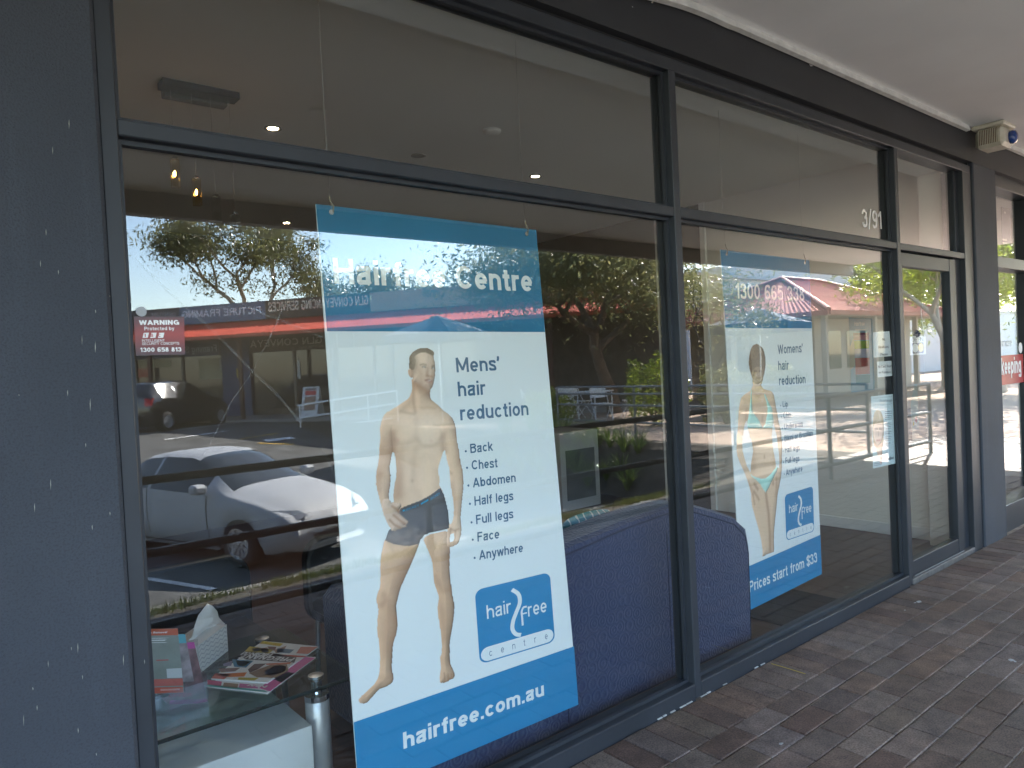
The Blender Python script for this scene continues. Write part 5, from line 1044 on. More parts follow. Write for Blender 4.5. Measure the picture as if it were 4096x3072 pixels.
# hanging sign in the next office
hs = facing(.30); t = thing('hanging_sign', 'narrow navy blue sign hanging inside the bookkeeping office', 'sign', hs.hit(C3([(2095, 1600)])[0]))
mb = MB(); px_slab(mb, hs, C3([(2063, 1340), (2118, 1352), (2126, 1598), (2068, 1588)]), .004); obj('panel', mb, mat('sign_navy', (.018, .028, .12), .5), t)
mb = MB()
for q in ([(2070, 1545), (2098, 1550), (2099, 1562), (2070, 1557)], [(2070, 1568), (2122, 1576), (2122, 1588), (2071, 1580)], [(2080, 1370), (2090, 1372), (2090, 1384), (2080, 1382)]): px_poly(mb, hs, C3(q), .0008)
obj('print', mb, MAT['paper'], t)

# ------------------------------------------------------------------ the ground across the way (seen in the shop glass)
def lot_z(x, y):
    return float(np.interp(-y, [2.9, 6.15, 6.3, 11.5, 21, 26, 60], [-.05, -.88, -1.02, -1.02, .02, .10, .5]))
def gz(x, y):
    k = min(1, max(0, (x-9.3)/1.1)); k = k*k*(3-2*k); return lot_z(x, y)*(1-k)+0.0*k
def grid_sheet(x0, x1, y0, y1, nx, ny, f):
    mb = MB(); X = np.linspace(x0, x1, nx+1); Y = np.linspace(y0, y1, ny+1)
    mb.add([(x, y, f(x, y)) for y in Y for x in X], [(j*(nx+1)+i, j*(nx+1)+i+1, (j+1)*(nx+1)+i+1, (j+1)*(nx+1)+i) for j in range(ny) for i in range(nx)]); return mb
def ref_ground(px, it=12):
    z = -.5
    for _ in range(it): p = ground_hit(px, z, True); z = .5*z+.5*gz(p[0], p[1])
    return np.array([p[0], p[1], gz(p[0], p[1])])
asph = mat('asphalt', (.095, .095, .094), .95, spec=.15, var=.28, vscale=1.6, bump=.4, bscale=160)
S('car_park', grid_sheet(-45, 9.6, -60, -6.3, 30, 60, lot_z), asph)
S('verge', grid_sheet(-12, 9.6, -6.15, -2.9, 30, 14, lambda x, y: lot_z(x, y)+.02*math.sin(3*x+2*y)), mat('mulch', (.036, .027, .020), .95, var=.5, vscale=7, col2=(.050, .042, .022), bump=.8, bscale=40))
S('kerb', MB().bbox(-45, 9.6, -6.32, -6.15, -1.2, -.865, .02), mat('kerb_concrete', (.17, .165, .155), .9, var=.2, vscale=4))
S('garden_bank', grid_sheet(9.27, 10.45, -40, -2.9, 8, 60, lambda x, y: gz(x, y)-.004), mat('bank_mulch', (.055, .042, .03), .95, var=.5, vscale=8, bump=.8, bscale=40))
pm, N, L, b_ = principled('plaza_paving'); b_.inputs['Roughness'].default_value = .95; b_.inputs['Specular IOR Level'].default_value = .1; tc = N.new('ShaderNodeTexCoord'); bk_ = N.new('ShaderNodeTexBrick'); L.new(tc.outputs['Object'], bk_.inputs[0]); bk_.inputs['Scale'].default_value = 1; bk_.inputs['Brick Width'].default_value = .236; bk_.inputs['Row Height'].default_value = .118; bk_.inputs['Mortar Size'].default_value = .005; bk_.inputs['Color1'].default_value = (.38, .285, .225, 1); bk_.inputs['Color2'].default_value = (.33, .245, .195, 1); bk_.inputs['Mortar'].default_value = (.32, .25, .20, 1); L.new(bk_.outputs[0], b_.inputs['Base Color'])
S('plaza', MB().box(10.45, 60, -40, -2.9, -.25, -.004), pm); S('plaza', MB().box(13.2, 60, -2.9, 12, -.25, -.004), pm)
S('ground', MB().box(-600, 600, -700, 500, -2.2, -1.6), mat('far_ground', (.09, .10, .05), .95, var=.3, vscale=.05))
wl_ = mat('line_white', (.62, .62, .60), .8, var=.2, vscale=12); yl_ = mat('line_yellow', (.55, .33, .03), .8, var=.2, vscale=12)
def marking(name, a, b, w, m):
    A, B = ref_ground(a), ref_ground(b); d = B-A; d[2] = 0; d /= np.linalg.norm(d); n = np.array([-d[1], d[0], 0])*w/2; k = 8; mb = MB(); V = []
    for i in range(k+1):
        p = A+(B-A)*i/k
        for s in (-1, 1): q = p+n*s; V.append((q[0], q[1], gz(q[0], q[1])+.012))
    mb.add(V, [(2*i, 2*i+1, 2*i+3, 2*i+2) for i in range(k)]); tag(obj(name, mb, m), kind='structure')
marking('road_marking', C4([(890, 1157)])[0], C4([(1590, 1077)])[0], .10, wl_); marking('road_marking', C4([(1070, 1192)])[0], C4([(1480, 1135)])[0], .10, wl_)
marking('road_marking', C4([(1550, 1188)])[0], C4([(1800, 1150)])[0], .09, yl_); marking('road_marking', C4([(1672, 1214)])[0], C4([(1905, 1222)])[0], .09, yl_)
marking('road_marking', C4([(1715, 1200)])[0], C4([(1900, 1178)])[0], .35, wl_); marking('road_marking', C7([(950, 435)])[0], C7([(1390, 502)])[0], .10, wl_)

# ------------------------------------------------------------------ railings
rail_m = mat('railing_paint', (.17, .17, .172), .45, var=.1, vscale=6)
def railing(label, pts, zs, r=.022, step=2.7, m=rail_m, base=None, post_to=None):
    P = [np.array(p, float) for p in pts]; t = thing('railing', label, 'railing', P[0])
    for h in zs: obj('rail', MB().tube([p+np.array([0, 0, h]) for p in P], r, 10), m, t)
    for i in range(len(P)-1):
        L_ = np.linalg.norm(P[i+1]-P[i]); n = max(1, int(round(L_/step)))
        for k in range(n+(1 if i == len(P)-2 else 0)):
            q = P[i]+(P[i+1]-P[i])*k/n; zb = min(q[2], gz(q[0], q[1]))-.05
            obj('post', MB().tube([(q[0], q[1], zb), (q[0], q[1], q[2]+max(zs)-.005)], r*1.05, 10), m, t)
    return t
railing('dark grey three rail railing along the edge of the brick footpath', [(-2.7, -2.25, 0), (10.8, -2.12, 0)], (.95, .56, .165), .024, 2.7)
railing('dark grey four rail railing between the planted bank and the plaza', [(10.62, -9.4, 0), (10.35, -2.75, 0)], (.98, .84, .62, .30), .022, 2.2)
bN = np.array([-.8, .6, 0]); bO = np.array([9.0, -26.9, 0])
def bp(k, refl=True): return Plane(bO+bN*k, bN, refl)
white_rail = mat('white_rail', (.72, .72, .70), .4)
t = thing('railing', 'white painted handrail in front of the far shops', 'railing', bp(4).hit(C4([(1930, 1145)])[0]))
for pts in ([(1930, 970), (2212, 925), (2572, 872)], [(1945, 1050), (2212, 1010), (2560, 955)], [(1920, 1145), (2212, 1095), (2540, 1050)]):
    obj('rail', MB().tube([bp(4).hit(q) for q in C4(pts)], .03, 8), white_rail, t)
for x, y0 in ((1940, 968), (2150, 934), (2380, 900), (2570, 872)):
    a = bp(4).hit(C4([(x, y0)])[0]); obj('post', MB().tube([a, (a[0], a[1], min(a[2]-.9, gz(a[0], a[1])))], .028, 8), white_rail, t)

# ------------------------------------------------------------------ cars
def car(name, label, spec, loc, rz, paint):
    t = thing(name, label, 'car', loc, None, rz); x0, x1, wb, W = spec['x0'], spec['x1'], spec['wb'], spec['W']
    xs = np.unique(np.concatenate([np.linspace(x0, x1, 64), np.array(spec['cut'])])); K = spec['key']
    f = lambda c, x: float(np.interp(x, [k[0] for k in K], [k[c] for k in K]))
    R = []; tr = spec['tr']
    for x in xs:
        zb = .20
        e = 0.06*max(0, (abs(x-(x0+x1)/2)-(x1-x0)/2+.45)/.45)**2*3
        for xw in (-wb/2, wb/2):
            d = abs(x-xw)
            if d < tr+.055: zb = max(zb, tr+math.sqrt((tr+.055)**2-d*d))
        w = W/2*f(5, x); zs, zt, wt = f(1, x), f(2, x), W/2*f(3, x); cr = f(4, x)
        zb = min(zb+e, zs-.12); zm = max(zb+.06, .55)
        R.append([(0, .22), (w*.80, .22), (w*.93, min(zb, .30)), (w*.965, zb), (w*1.0, zm), (w*.995, (zm+zs)/2), (w*.965, zs), (wt+(w*.965-wt)*.5, (zs+zt)/2), (wt, zt-.015), (wt*.82, zt+cr*.55), (wt*.45, zt+cr*.9), (0, zt+cr)])
    n = len(R[0]); V = [(x, s*p[0], p[1]) for s in (1, -1) for x, r in zip(xs, R) for p in r]; m = len(xs)
    groups = {}
    for s in (0, 1):
        for i in range(m-1):
            xc = (xs[i]+xs[i+1])/2
            for j in range(n-1):
                g = 'body'
                for nm, a, b, jj in spec['glass']:
                    if a < xc < b and j in jj: g = nm+('' if nm.startswith('wind') or nm.startswith('rear') else '_%d' % s)
                q = (s*m*n+i*n+j, s*m*n+(i+1)*n+j, s*m*n+(i+1)*n+j+1, s*m*n+i*n+j+1); groups.setdefault(g, []).append(q if s == 0 else q[::-1])
        e = [s*m*n+j for j in range(n)]; e2 = [s*m*n+(m-1)*n+j for j in range(n)]; groups['body'] += [tuple(e), tuple(e2[::-1])]
    cg = mat('car_glass', (.014, .018, .018), .06, spec=.8)
    for g, F in groups.items():
        use = sorted({i for q in F for i in q}); mp = {k: i for i, k in enumerate(use)}; mb = MB(); mb.v = [V[k] for k in use]; mb.f = [tuple(mp[k] for k in q) for q in F]
        nm = 'body' if g == 'body' else g.rsplit('_', 1)[0] if g[-1] in '01' else g
        obj(nm, mb, paint if g == 'body' else cg, t, True, True)
    ty, rm, dk = mat('tyre', (.02, .02, .021), .9), mat('alloy', (.60, .61, .63), .3, .9), mat('arch_black', (.006, .006, .007), .9)
    for xw in (-wb/2, wb/2):
        for s in (1, -1):
            y = s*(W/2-.095); wh = obj('wheel', MB().lathe([(tr*.66, -.095), (tr*.90, -.098), (tr, -.075), (tr, .075), (tr*.90, .098), (tr*.66, .095)], (xw, y, tr), 28, 'y', False), ty, t, True, True)
            mb = MB().lathe([(tr*.67, .06*s), (tr*.67, .094*s), (tr*.61, .094*s), (tr*.59, .045*s), (0, .045*s)], (xw, y, tr), 28, 'y')
            for k in range(spec['spokes']):
                a = 6.2832*k/spec['spokes']+.2; c_ = np.array([math.cos(a), 0, math.sin(a)]); d_ = np.array([-math.sin(a), 0, math.cos(a)])
                mb.obox(np.array([xw, y+.070*s, tr])+c_*tr*.34, c_*tr*.29, d_*tr*spec['sw'], np.array([0, .014, 0]))
            mb.lathe([(tr*.13, .08*s), (tr*.10, .095*s), (0, .097*s)], (xw, y, tr), 14, 'y')
            obj('rim', mb, rm, wh, False, True); obj('wheel_well', MB().lathe([(tr*1.12, -.02), (tr*1.12, .02)], (xw, y-s*.10, tr+.01), 20, 'y'), dk, t, False, True)
    for s in (1, -1):
        for xg in spec['gaps']:
            sh = f(1, xg); obj('door_gap', MB().tube([(xg+.03, s*(W/2*.985), .34), (xg, s*(W/2+.0015), .56), (xg-.01, s*(W/2*.997), (.55+sh)/2), (xg-.02, s*(W/2*.968), sh)], .0055, 5), dk, t, False, True)
        obj('sill_trim', MB().tube([(x_, s*(W/2*f(5, x_)*.968), .255) for x_ in np.linspace(-wb/2+tr+.08, wb/2-tr-.08, 7)], .012, 6), dk, t, False, True)
    obj('underbody', MB().box(x0+.25, x1-.25, -W/2*.78, W/2*.78, .16, .30), dk, t, False, True)
    return t
def patch(t, name, pts, m, th=.012, ax=(1, 0, 0)): return obj(name, MB().prism(pts, tuple(th*a for a in ax)), m, t, False, True)
silver = mat('silver_paint', (.33, .345, .37), .62, .0, spec=.3, coat=.03); blackp = mat('black_car_paint', (.012, .012, .014), .22, coat=.8)
sedan = dict(x0=-2.24, x1=2.24, wb=2.64, W=1.755, tr=.317, spokes=10, sw=.075, gaps=[-1.12, -.60, .72], cut=[-1.72, -1.08, -.62, -.56, .12, .34, .98, 1.1],
    key=[(-2.24, .72, .76, .78, .02, .80), (-2.18, .90, .95, .80, .03, .86), (-1.75, 1.00, 1.06, .76, .03, .95), (-1.62, 1.00, 1.10, .72, .03, .97), (-1.02, .98, 1.365, .60, .045, 1.0), (-.5, .965, 1.405, .62, .055, 1.0), (.05, .95, 1.395, .60, .05, 1.0), (.30, .945, 1.33, .60, .05, 1.0), (1.08, .91, .955, .76, .045, .99), (1.6, .82, .86, .76, .05, .96), (2.0, .70, .735, .74, .05, .90), (2.16, .60, .63, .72, .04, .83), (2.24, .48, .50, .66, .02, .74)],
    glass=[('windscreen', .16, 1.02, (8, 9, 10)), ('rear_screen', -1.66, -1.06, (8, 9, 10)), ('side_window', -1.34, -.63, (6, 7)), ('side_window_front', -.55, .62, (6, 7))])
c1 = car('parked_car', 'silver sedan parked nose to the kerb opposite the shop window', sedan, (3.60, -9.26, -1.01), D2R(70), silver)
lamp = mat('lamp_lens', (.35, .36, .37), .1, spec=.8); grey = mat('grille_black', (.015, .015, .016), .5); plate = mat('number_plate', (.60, .61, .58), .5)
for s in (1, -1):
    patch(c1, 'headlight', [(1.86, s*.80, .66), (2.13, s*.60, .62), (2.18, s*.44, .66), (2.07, s*.50, .73), (1.80, s*.78, .76)], lamp, .02, (.6, .3*s, .5)); patch(c1, 'fog_lamp', [(2.14, s*.66, .33), (2.20, s*.46, .33), (2.20, s*.48, .40), (2.14, s*.66, .41)], grey, .02)
    obj('mirror', MB().bbox(.62, .80, s*.98-.10, s*.98+.10, .96, 1.09, .035), silver, c1, False, True); obj('door_handle', MB().bbox(-.30, -.10, s*.885-.012, s*.885+.012, .80, .83, .01), silver, c1, False, True)
    patch(c1, 'tail_light', [(-2.20, s*.72, .78), (-2.20, s*.40, .80), (-2.17, s*.42, .92), (-2.14, s*.74, .92)], mat('tail_red', (.30, .01, .01), .2), -.03)
patch(c1, 'grille', [(2.225, -.36, .30), (2.225, .36, .30), (2.232, .42, .42), (2.232, -.42, .42)], grey, .015); patch(c1, 'number_plate', [(2.245, -.18, .45), (2.245, .18, .45), (2.245, .18, .55), (2.245, -.18, .55)], plate, .008)
hatch = dict(x0=-1.86, x1=1.88, wb=2.46, W=1.70, tr=.295, spokes=7, sw=.13, gaps=[-1.02, -.70, .55], cut=[-1.7, -1.4, -.75, -.68, .1, .3, .9],
    key=[(-1.86, .74, .78, .80, .02, .84), (-1.80, 1.00, 1.05, .72, .02, .92), (-1.70, 1.02, 1.20, .66, .03, .95), (-1.42, 1.01, 1.44, .60, .04, .99), (-.6, .98, 1.485, .62, .05, 1.0), (.02, .965, 1.47, .61, .05, 1.0), (.25, .955, 1.41, .60, .05, 1.0), (.98, .93, .985, .74, .05, .98), (1.4, .86, .90, .74, .05, .94), (1.72, .70, .74, .70, .05, .86), (1.88, .50, .52, .62, .02, .74)],
    glass=[('windscreen', .14, .92, (8, 9, 10)), ('rear_screen', -1.80, -1.45, (8, 9, 10)), ('side_window', -1.36, -.76, (6, 7)), ('side_window_front', -.68, .50, (6, 7))])
c2 = car('parked_car', 'black hatchback parked nose in at the far shops', hatch, (6.48, -22.93, .03), D2R(-35.4), blackp)
for s in (1, -1):
    patch(c2, 'tail_light', [(-1.84, s*.80, .80), (-1.86, s*.60, .80), (-1.83, s*.58, 1.02), (-1.72, s*.80, 1.02)], mat('tail_red', (.42, .012, .015), .2), -.03); obj('mirror', MB().bbox(.50, .64, s*.94-.08, s*.94+.08, .98, 1.10, .03), blackp, c2, False, True)
    obj('door_handle', MB().bbox(-.30, -.12, s*.858-.012, s*.858+.012, .84, .87, .01), mat('handle_chrome', (.6, .6, .6), .2, 1), c2, False, True)
patch(c2, 'number_plate', [(-1.865, -.18, .60), (-1.865, .18, .60), (-1.865, .18, .70), (-1.865, -.18, .70)], plate, -.01)

# ------------------------------------------------------------------ the row of shops across the car park
row = thing('shop_row', 'single storey row of shops with red verandah roof and sign parapet across the car park', 'building', bO)
U_ = np.array([-.6, -.8, 0]); sP = lambda s, k, z: bO-U_*s+bN*k+np.array([0, 0, z])     # s runs to the right in the glass
def slab(s0, s1, k0, k1, z0, z1): c_ = (sP(s0, k0, z0)+sP(s1, k1, z1))/2; return MB().obox(c_, -U_*abs(s1-s0)/2, bN*abs(k1-k0)/2, np.array([0, 0, abs(z1-z0)/2]))
red = mat('roof_red', (.46, .055, .03), .85, spec=.2, var=.12, vscale=2)
obj('wall', slab(-9, 17, -7, -.05, -.5, 3.9), mat('row_wall', (.10, .075, .055), .8, var=.1), row)
def corr(name, lo0, lo1, up0, up1, m, parent, pitch=.15, amp=.022, th=(0, 0, 0)):
    n = int(np.linalg.norm(lo1-lo0)/pitch*4); mb = MB(); nrm = np.cross(lo1-lo0, up0-lo0); nrm /= np.linalg.norm(nrm); nrm *= np.sign(nrm[2]) or 1; V = []
    for i in range(n+1):
        t = i/n; d = nrm*amp*math.sin(i*math.pi/2); V += [lo0+(lo1-lo0)*t+d, up0+(up1-up0)*t+d]
    mb.add(V, [(2*i, 2*i+2, 2*i+3, 2*i+1) for i in range(n)]); return obj(name, mb, m, parent)
corr('verandah_roof', sP(-9, 2.5, 3.02), sP(17, 2.5, 3.02), sP(-9, .02, 3.66), sP(17, .02, 3.66), red, row, .20, .025)
obj('gutter', slab(-9, 17, 2.48, 2.58, 2.91, 3.02), mat('gutter_orange', (.50, .085, .04), .5), row)
obj('verandah_beam', slab(-9, 17, 2.30, 2.42, 2.83, 2.96), mat('beam_brown', (.06, .035, .025), .7), row)
for s in np.arange(-8, 17, 3.6): obj('verandah_post', slab(s-.06, s+.06, 2.30, 2.42, -.4, 2.83), mat('post_brown', (.11, .05, .032), .7), row)
def sign(s0, s1, z0, z1, col, k=.03, nm='sign_panel'): return obj(nm, slab(s0, s1, k, k+.08, z0, z1), mat('sign_paint', col, .6, var=.06), row)
def s_of(x): p = bp(.12).hit(C4([(x, 400)])[0]); return float((p-bO) @ -U_)
sA, sB, sC_, sD, sE = s_of(700), s_of(1160), s_of(1720), s_of(2402), s_of(3260)
for a, b, col in ((sA, sB, (.055, .055, .06)), (sB, sC_, (.10, .155, .235)), (sC_, sD, (.055, .045, .035)), (sD, sE, (.42, .32, .22)), (sE, 17, (.20, .16, .13)), (-9, sA, (.12, .12, .12))): sign(a+.01, b-.01, 3.68, 4.36, col)
tx_p = bp(.1125)
for s, a, b, c, col, w in (('PICTURE FRAMING', (1690, 374), (1180, 403), (1690, 326), (.78, .82, .86), .17), ('Mooroolbark', (1490, 334), (1370, 342), (1490, 318), (.45, .5, .55), .13), ('GLN CONVEYANCING SERVICES', (2387, 316), (1740, 362), (2387, 252), (.80, .70, .55), .17), ('DENTURE', (1138, 389), (975, 394), (1138, 364), (.5, .5, .5), .15), ('Cignall', (2880, 268), (2742, 264), (2880, 206), (.05, .16, .20), .15)):
    mb = MB(); px_text(mb, tx_p, s, *C4([a, b, c]), w=w, lift=.004); obj('sign_lettering', mb, mat('sign_ink', col, .6), row)
gw = mat('row_glass', (.018, .020, .022), .05, spec=.7)
sL = lambda x, k=.0: float((bp(k).hit(C4([(x, 700)])[0])-bO) @ -U_)
for x0, x1 in ((300, 640), (660, 880), (890, 1180), (1195, 1440), (1640, 1900), (1920, 2140), (2160, 2420), (2440, 2760), (2780, 3080)): obj('shop_window', slab(sL(x0), sL(x1), -.048, .01, .35, 2.45), gw, row)
for x in (650, 885, 1188, 1910, 2150, 2430, 2770): obj('window_post', slab(sL(x)-.05, sL(x)+.05, -.048, .06, -.1, 2.6), mat('window_post', (.14, .12, .10), .6), row)
obj('blue_pier', slab(sL(1450), sL(1632), -.048, .14, -.4, 3.0), mat('pier_blue', (.020, .045, .115), .6), row)
obj('header_board', slab(sL(1430), sL(2300), -.048, .05, 2.45, 3.02), mat('header_brown', (.040, .030, .022), .6), row); obj('header_board', slab(sL(700), sL(1425), -.048, .05, 2.45, 3.02), mat('header_blue', (.07, .11, .17), .6), row)
hp_ = bp(.052); hz = 2.6
for s, x0, x1, z, cap, col in (('GLN CONVEYANCING', 2095, 1435, 2.66, .26, (.85, .80, .68)), ('Ph. 9726 5666', 2100, 1940, 2.50, .09, (.5, .46, .38)), ('www.gln.com.au', 1600, 1440, 2.50, .09, (.5, .46, .38)), ('Framing S', 1410, 1205, 2.60, .26, (.70, .78, .85))):
    a, b = sP(sL(x0, .052), .055, z), sP(sL(x1, .052), .055, z); mb = MB(); put_text(mb, s, a, U_, (0, 0, 1), float(np.linalg.norm(b-a)), cap, bN*.003, .17, .11); obj('header_lettering', mb, mat('header_ink', col, .6), row)
for x0, x1, z0, z1, col in ((1290, 1446, 1.55, 2.35, (.36, .32, .20)), (1425, 1456, 1.9, 2.3, (.6, .6, .58)), (900, 1110, 2.1, 2.4, (.40, .36, .24)), (880, 960, 1.75, 2.1, (.5, .18, .12)), (1925, 1945, 1.4, 2.1, (.5, .5, .48)), (1545, 1558, 1.55, 1.9, (.6, .42, .05))):
    obj('window_poster', slab(sL(x0), sL(x1), .142 if x0 == 1545 else .02, .15 if x0 == 1545 else .03, z0, z1), mat('poster_ink', col, .7), row)
S('footpath', MB().obox(sP(4, 1.4, .02), -U_*13, bN*1.5, np.array([0, 0, .10])), mat('path_concrete', (.26, .24, .22), .9, var=.2, vscale=2))
# folding board on the far footpath
p = bp(2.2).hit(C4([(2030, 1075)])[0]); af = thing('sandwich_board', 'white sandwich board with a red heading on the far footpath', 'sign', (p[0], p[1], .1))
for k in (0, 1):
    c_ = np.array([p[0], p[1], .62])+bN*(.14-.28*k); obj('panel', MB().obox(c_, -U_*.30, bN*.012, np.array([0, 0, .5])+bN*(-.13+.26*k)), mat('board_white', (.62, .62, .6), .6), af)
c_ = np.array([p[0], p[1], .62])+bN*.158
for dz, h, col in ((.30, .07, (.5, .03, .03)), (-.05, .22, (.28, .16, .11)), (.42, .03, (.1, .1, .1))): obj('print', MB().obox(c_+np.array([0, 0, dz])-bN*(.26*dz), -U_*.2, bN*.004, np.array([0, 0, h])-bN*.26*h), mat('board_ink', col, .6), af)

# ------------------------------------------------------------------ cafe: parasol, tables, folding chairs
um = thing('parasol', 'dark blue market parasol beside the cafe tables', 'parasol', (10.9, -14.2, 0)); ub = mat('parasol_blue', (.028, .050, .095), .8)
R_, zr, za = 1.45, 2.42, 2.92; mb = MB(); ring = [(10.9+R_*math.cos(a), -14.2+R_*math.sin(a), zr) for a in np.arange(4)*math.pi/2+.4]; mb.add(ring+[(10.9, -14.2, za)], [(i, (i+1) % 4, 4) for i in range(4)]); obj('canopy', mb, ub, um)
mb = MB()
for i in range(4): a, b = np.array(ring[i]), np.array(ring[(i+1) % 4]); mb.quad(a, b, b-[0, 0, .2], a-[0, 0, .2])
obj('valance', mb, ub, um); obj('pole', MB().tube([(10.9, -14.2, -.1), (10.9, -14.2, za)], .025, 10), MAT['steel'], um); obj('base', MB().lathe([(.28, 0), (.28, .06), (.05, .09)], (10.9, -14.2, 0), 20), MAT['black'], um)
um2 = thing('parasol', 'navy parasol with white lettering on its valance beside the kiosk', 'parasol', (17.6, -8.9, 0)); mb = MB(); ring = [(17.6+1.5*math.cos(a), -8.9+1.5*math.sin(a), 2.28) for a in np.arange(4)*math.pi/2+.55]; mb.add(ring+[(17.6, -8.9, 2.72)], [(i, (i+1) % 4, 4) for i in range(4)]); navy2 = mat('parasol_navy', (.016, .028, .075), .8); obj('canopy', mb, navy2, um2); mb = MB()
for i in range(4): a, b = np.array(ring[i]), np.array(ring[(i+1) % 4]); mb.quad(a, b, b-[0, 0, .24], a-[0, 0, .24])
obj('valance', mb, navy2, um2); obj('pole', MB().tube([(17.6, -8.9, 0), (17.6, -8.9, 2.7)], .025, 10), MAT['steel'], um2)
best = max(range(4), key=lambda i: (np.array(ring[i])+np.array(ring[(i+1) % 4])-2*np.array([17.6, -8.9, 0])) @ np.array([-.75, .65, 0]))
a, b = np.array(ring[(best+1) % 4]), np.array(ring[best]); 
if np.cross((b-a)/np.linalg.norm(b-a), [0, 0, 1]) @ np.array([-.75, .65, 0]) < 0: a, b = b, a
u = (b-a)/np.linalg.norm(b-a); nn = np.cross(u, [0, 0, 1]); mb = MB(); put_text(mb, 'LAVAZZA', a+u*.62-np.array([0, 0, .18]), u, (0, 0, 1), .90, .12, nn*.004, .2, .10); obj('lettering', mb, MAT['paper'], um2)
wc = mat('chair_white', (.72, .72, .71), .4)
def folding_chair(x, y, rz, label, grp='white folding chairs on the cafe terrace'):
    t = thing('folding_chair', label, 'chair', (x, y, gz(x, y)), grp, rz); o = lambda n, mb: obj(n, mb, wc, t, False, True)
    o('seat', MB().bbox(-.20, .20, -.18, .18, .44, .46, .006)); o('backrest', MB().obox((0, .245, .72), (.20, 0, 0), (0, .008, -.002), (0, .02, .13)))
    for s in (-1, 1): o('leg', MB().tube([(s*.215, -.24, 0), (s*.215, .10, .50), (s*.20, .26, .86)], .011, 6)); o('leg', MB().tube([(s*.20, .24, 0), (s*.20, -.16, .455)], .011, 6))
    o('stretcher', MB().tube([(-.21, .20, .07), (.21, .20, .07)], .009, 6)); return t
chairs = [(12.46, -11.2, .4, 'white folding chair at the corner of the terrace'), (13.3, -11.9, 1.2, 'white folding chair pushed in at the cafe table'), (14.0, -12.1, 2.9, 'white folding chair turned to the cafe windows'), (14.5, -10.8, -.9, 'white folding chair in sun beside the tree trunk'), (12.9, -12.9, 2.2, 'white folding chair behind the first cafe table'), (13.2, -10.6, 3.6, 'white folding chair with its back to the garden bank')]
for c_ in chairs: folding_chair(*c_)
for x, y, lab in ((13.7, -11.3, 'white square cafe table among the folding chairs'), (12.8, -12.1, 'white square cafe table near the garden bank')):
    t = thing('cafe_table', lab, 'table', (x, y, 0), 'white cafe tables on the terrace'); obj('top', MB().bbox(x-.35, x+.35, y-.35, y+.35, .71, .74, .008), wc, t)
    for sx in (-.31, .31):
        for sy in (-.31, .31): obj('leg', MB().tube([(x+sx, y+sy, 0), (x+sx, y+sy, .71)], .018, 8), wc, t)

# ------------------------------------------------------------------ kiosk with a hipped red roof, and the white hall behind it
kx0, ky1 = 20.0, -8.2; ki = thing('kiosk', 'small kiosk with hipped red corrugated roof on the plaza', 'building', (kx0+3.5, ky1-3, 0)); kw, kd, ez, rz_ = 9.0, 6.6, 2.62, 4.02
pink = mat('kiosk_roof', (.46, .185, .16), .9, spec=.15, var=.08, vscale=2); P = lambda x, y, z: np.array([kx0+x, ky1+y, z], float)
a, b, c_, d = P(0, -kd, ez), P(0, 0, ez), P(kw, 0, ez), P(kw, -kd, ez); r0, r1_ = P(kd/2, -kd/2, rz_), P(kw-kd/2, -kd/2, rz_)
for nm, lo0, lo1, u0, u1 in (('roof_hip', a, b, r0+[0, -.02, 0], r0+[0, .02, 0]), ('roof_slope', b, c_, r0, r1_), ('roof_hip', c_, d, r1_+[0, .02, 0], r1_+[0, -.02, 0]), ('roof_slope', d, a, r1_, r0)): corr(nm, lo0, lo1, u0, u1, pink, ki, .16, .018)
cap_m = mat('ridge_cap', (.42, .14, .115), .5)
for p_, q_ in ((a, r0), (b, r0), (c_, r1_), (d, r1_), (r0, r1_)): obj('ridge_cap', MB().tube([p_+[0, 0, .03], q_+[0, 0, .03]], .07, 8), cap_m, ki)
for p_, q_ in ((a, b), (b, c_), (c_, d), (d, a)):
    e = (q_-p_)/np.linalg.norm(q_-p_); obj('gutter', MB().obox((p_+q_)/2-[0, 0, .06], e*np.linalg.norm(q_-p_)/2, np.cross(e, [0, 0, 1])*.06, (0, 0, .06)), cap_m, ki)
cream = mat('kiosk_cream', (.44, .385, .31), .7, var=.08)
obj('wall', MB().box(kx0+1.4, kx0+kw-.8, ky1-kd+.8, ky1-1.2, 0, ez-.12), cream, ki); obj('soffit', MB().box(kx0+.1, kx0+kw-.1, ky1-kd+.1, ky1-.1, ez-.14, ez-.10), cream, ki)
for x, y in ((.3, -.3), (.3, -kd+.3), (.3, -kd/2), (3.4, -.3), (6.4, -.3), (kw-.3, -.3)): obj('post', MB().box(kx0+x-.07, kx0+x+.07, ky1+y-.07, ky1+y+.07, 0, ez-.12), cream, ki)
for x0, x1 in ((1.8, 3.0), (3.4, 4.8), (5.4, 7.2)): obj('window', MB().box(kx0+x0, kx0+x1, ky1-1.21, ky1-1.18, .9, 2.1), gw, ki)
obj('door', MB().box(kx0+1.38, kx0+1.405, ky1-4.4, ky1-3.4, 0, 2.1), gw, ki)
hall = thing('hall', 'white rendered two storey hall with a stepped parapet behind the kiosk', 'building', (36, -22, 0)); hw = mat('hall_white', (.66, .66, .66), .8, var=.05, vscale=.4)
obj('wall', MB().box(30, 46, -34, -20.5, -.5, 5.6), hw, hall); obj('parapet', MB().box(34, 46.2, -34, -20.3, 5.6, 6.3), hw, hall); obj('coping', MB().box(29.8, 46.4, -34.2, -20.2, 5.55, 5.68), mat('coping', (.5, .5, .5), .7), hall)
for x in (31.5, 35.0, 38.5, 42.0): obj('window', MB().box(x, x+1.6, -20.5, -20.44, 1.2, 2.8), gw, hall)
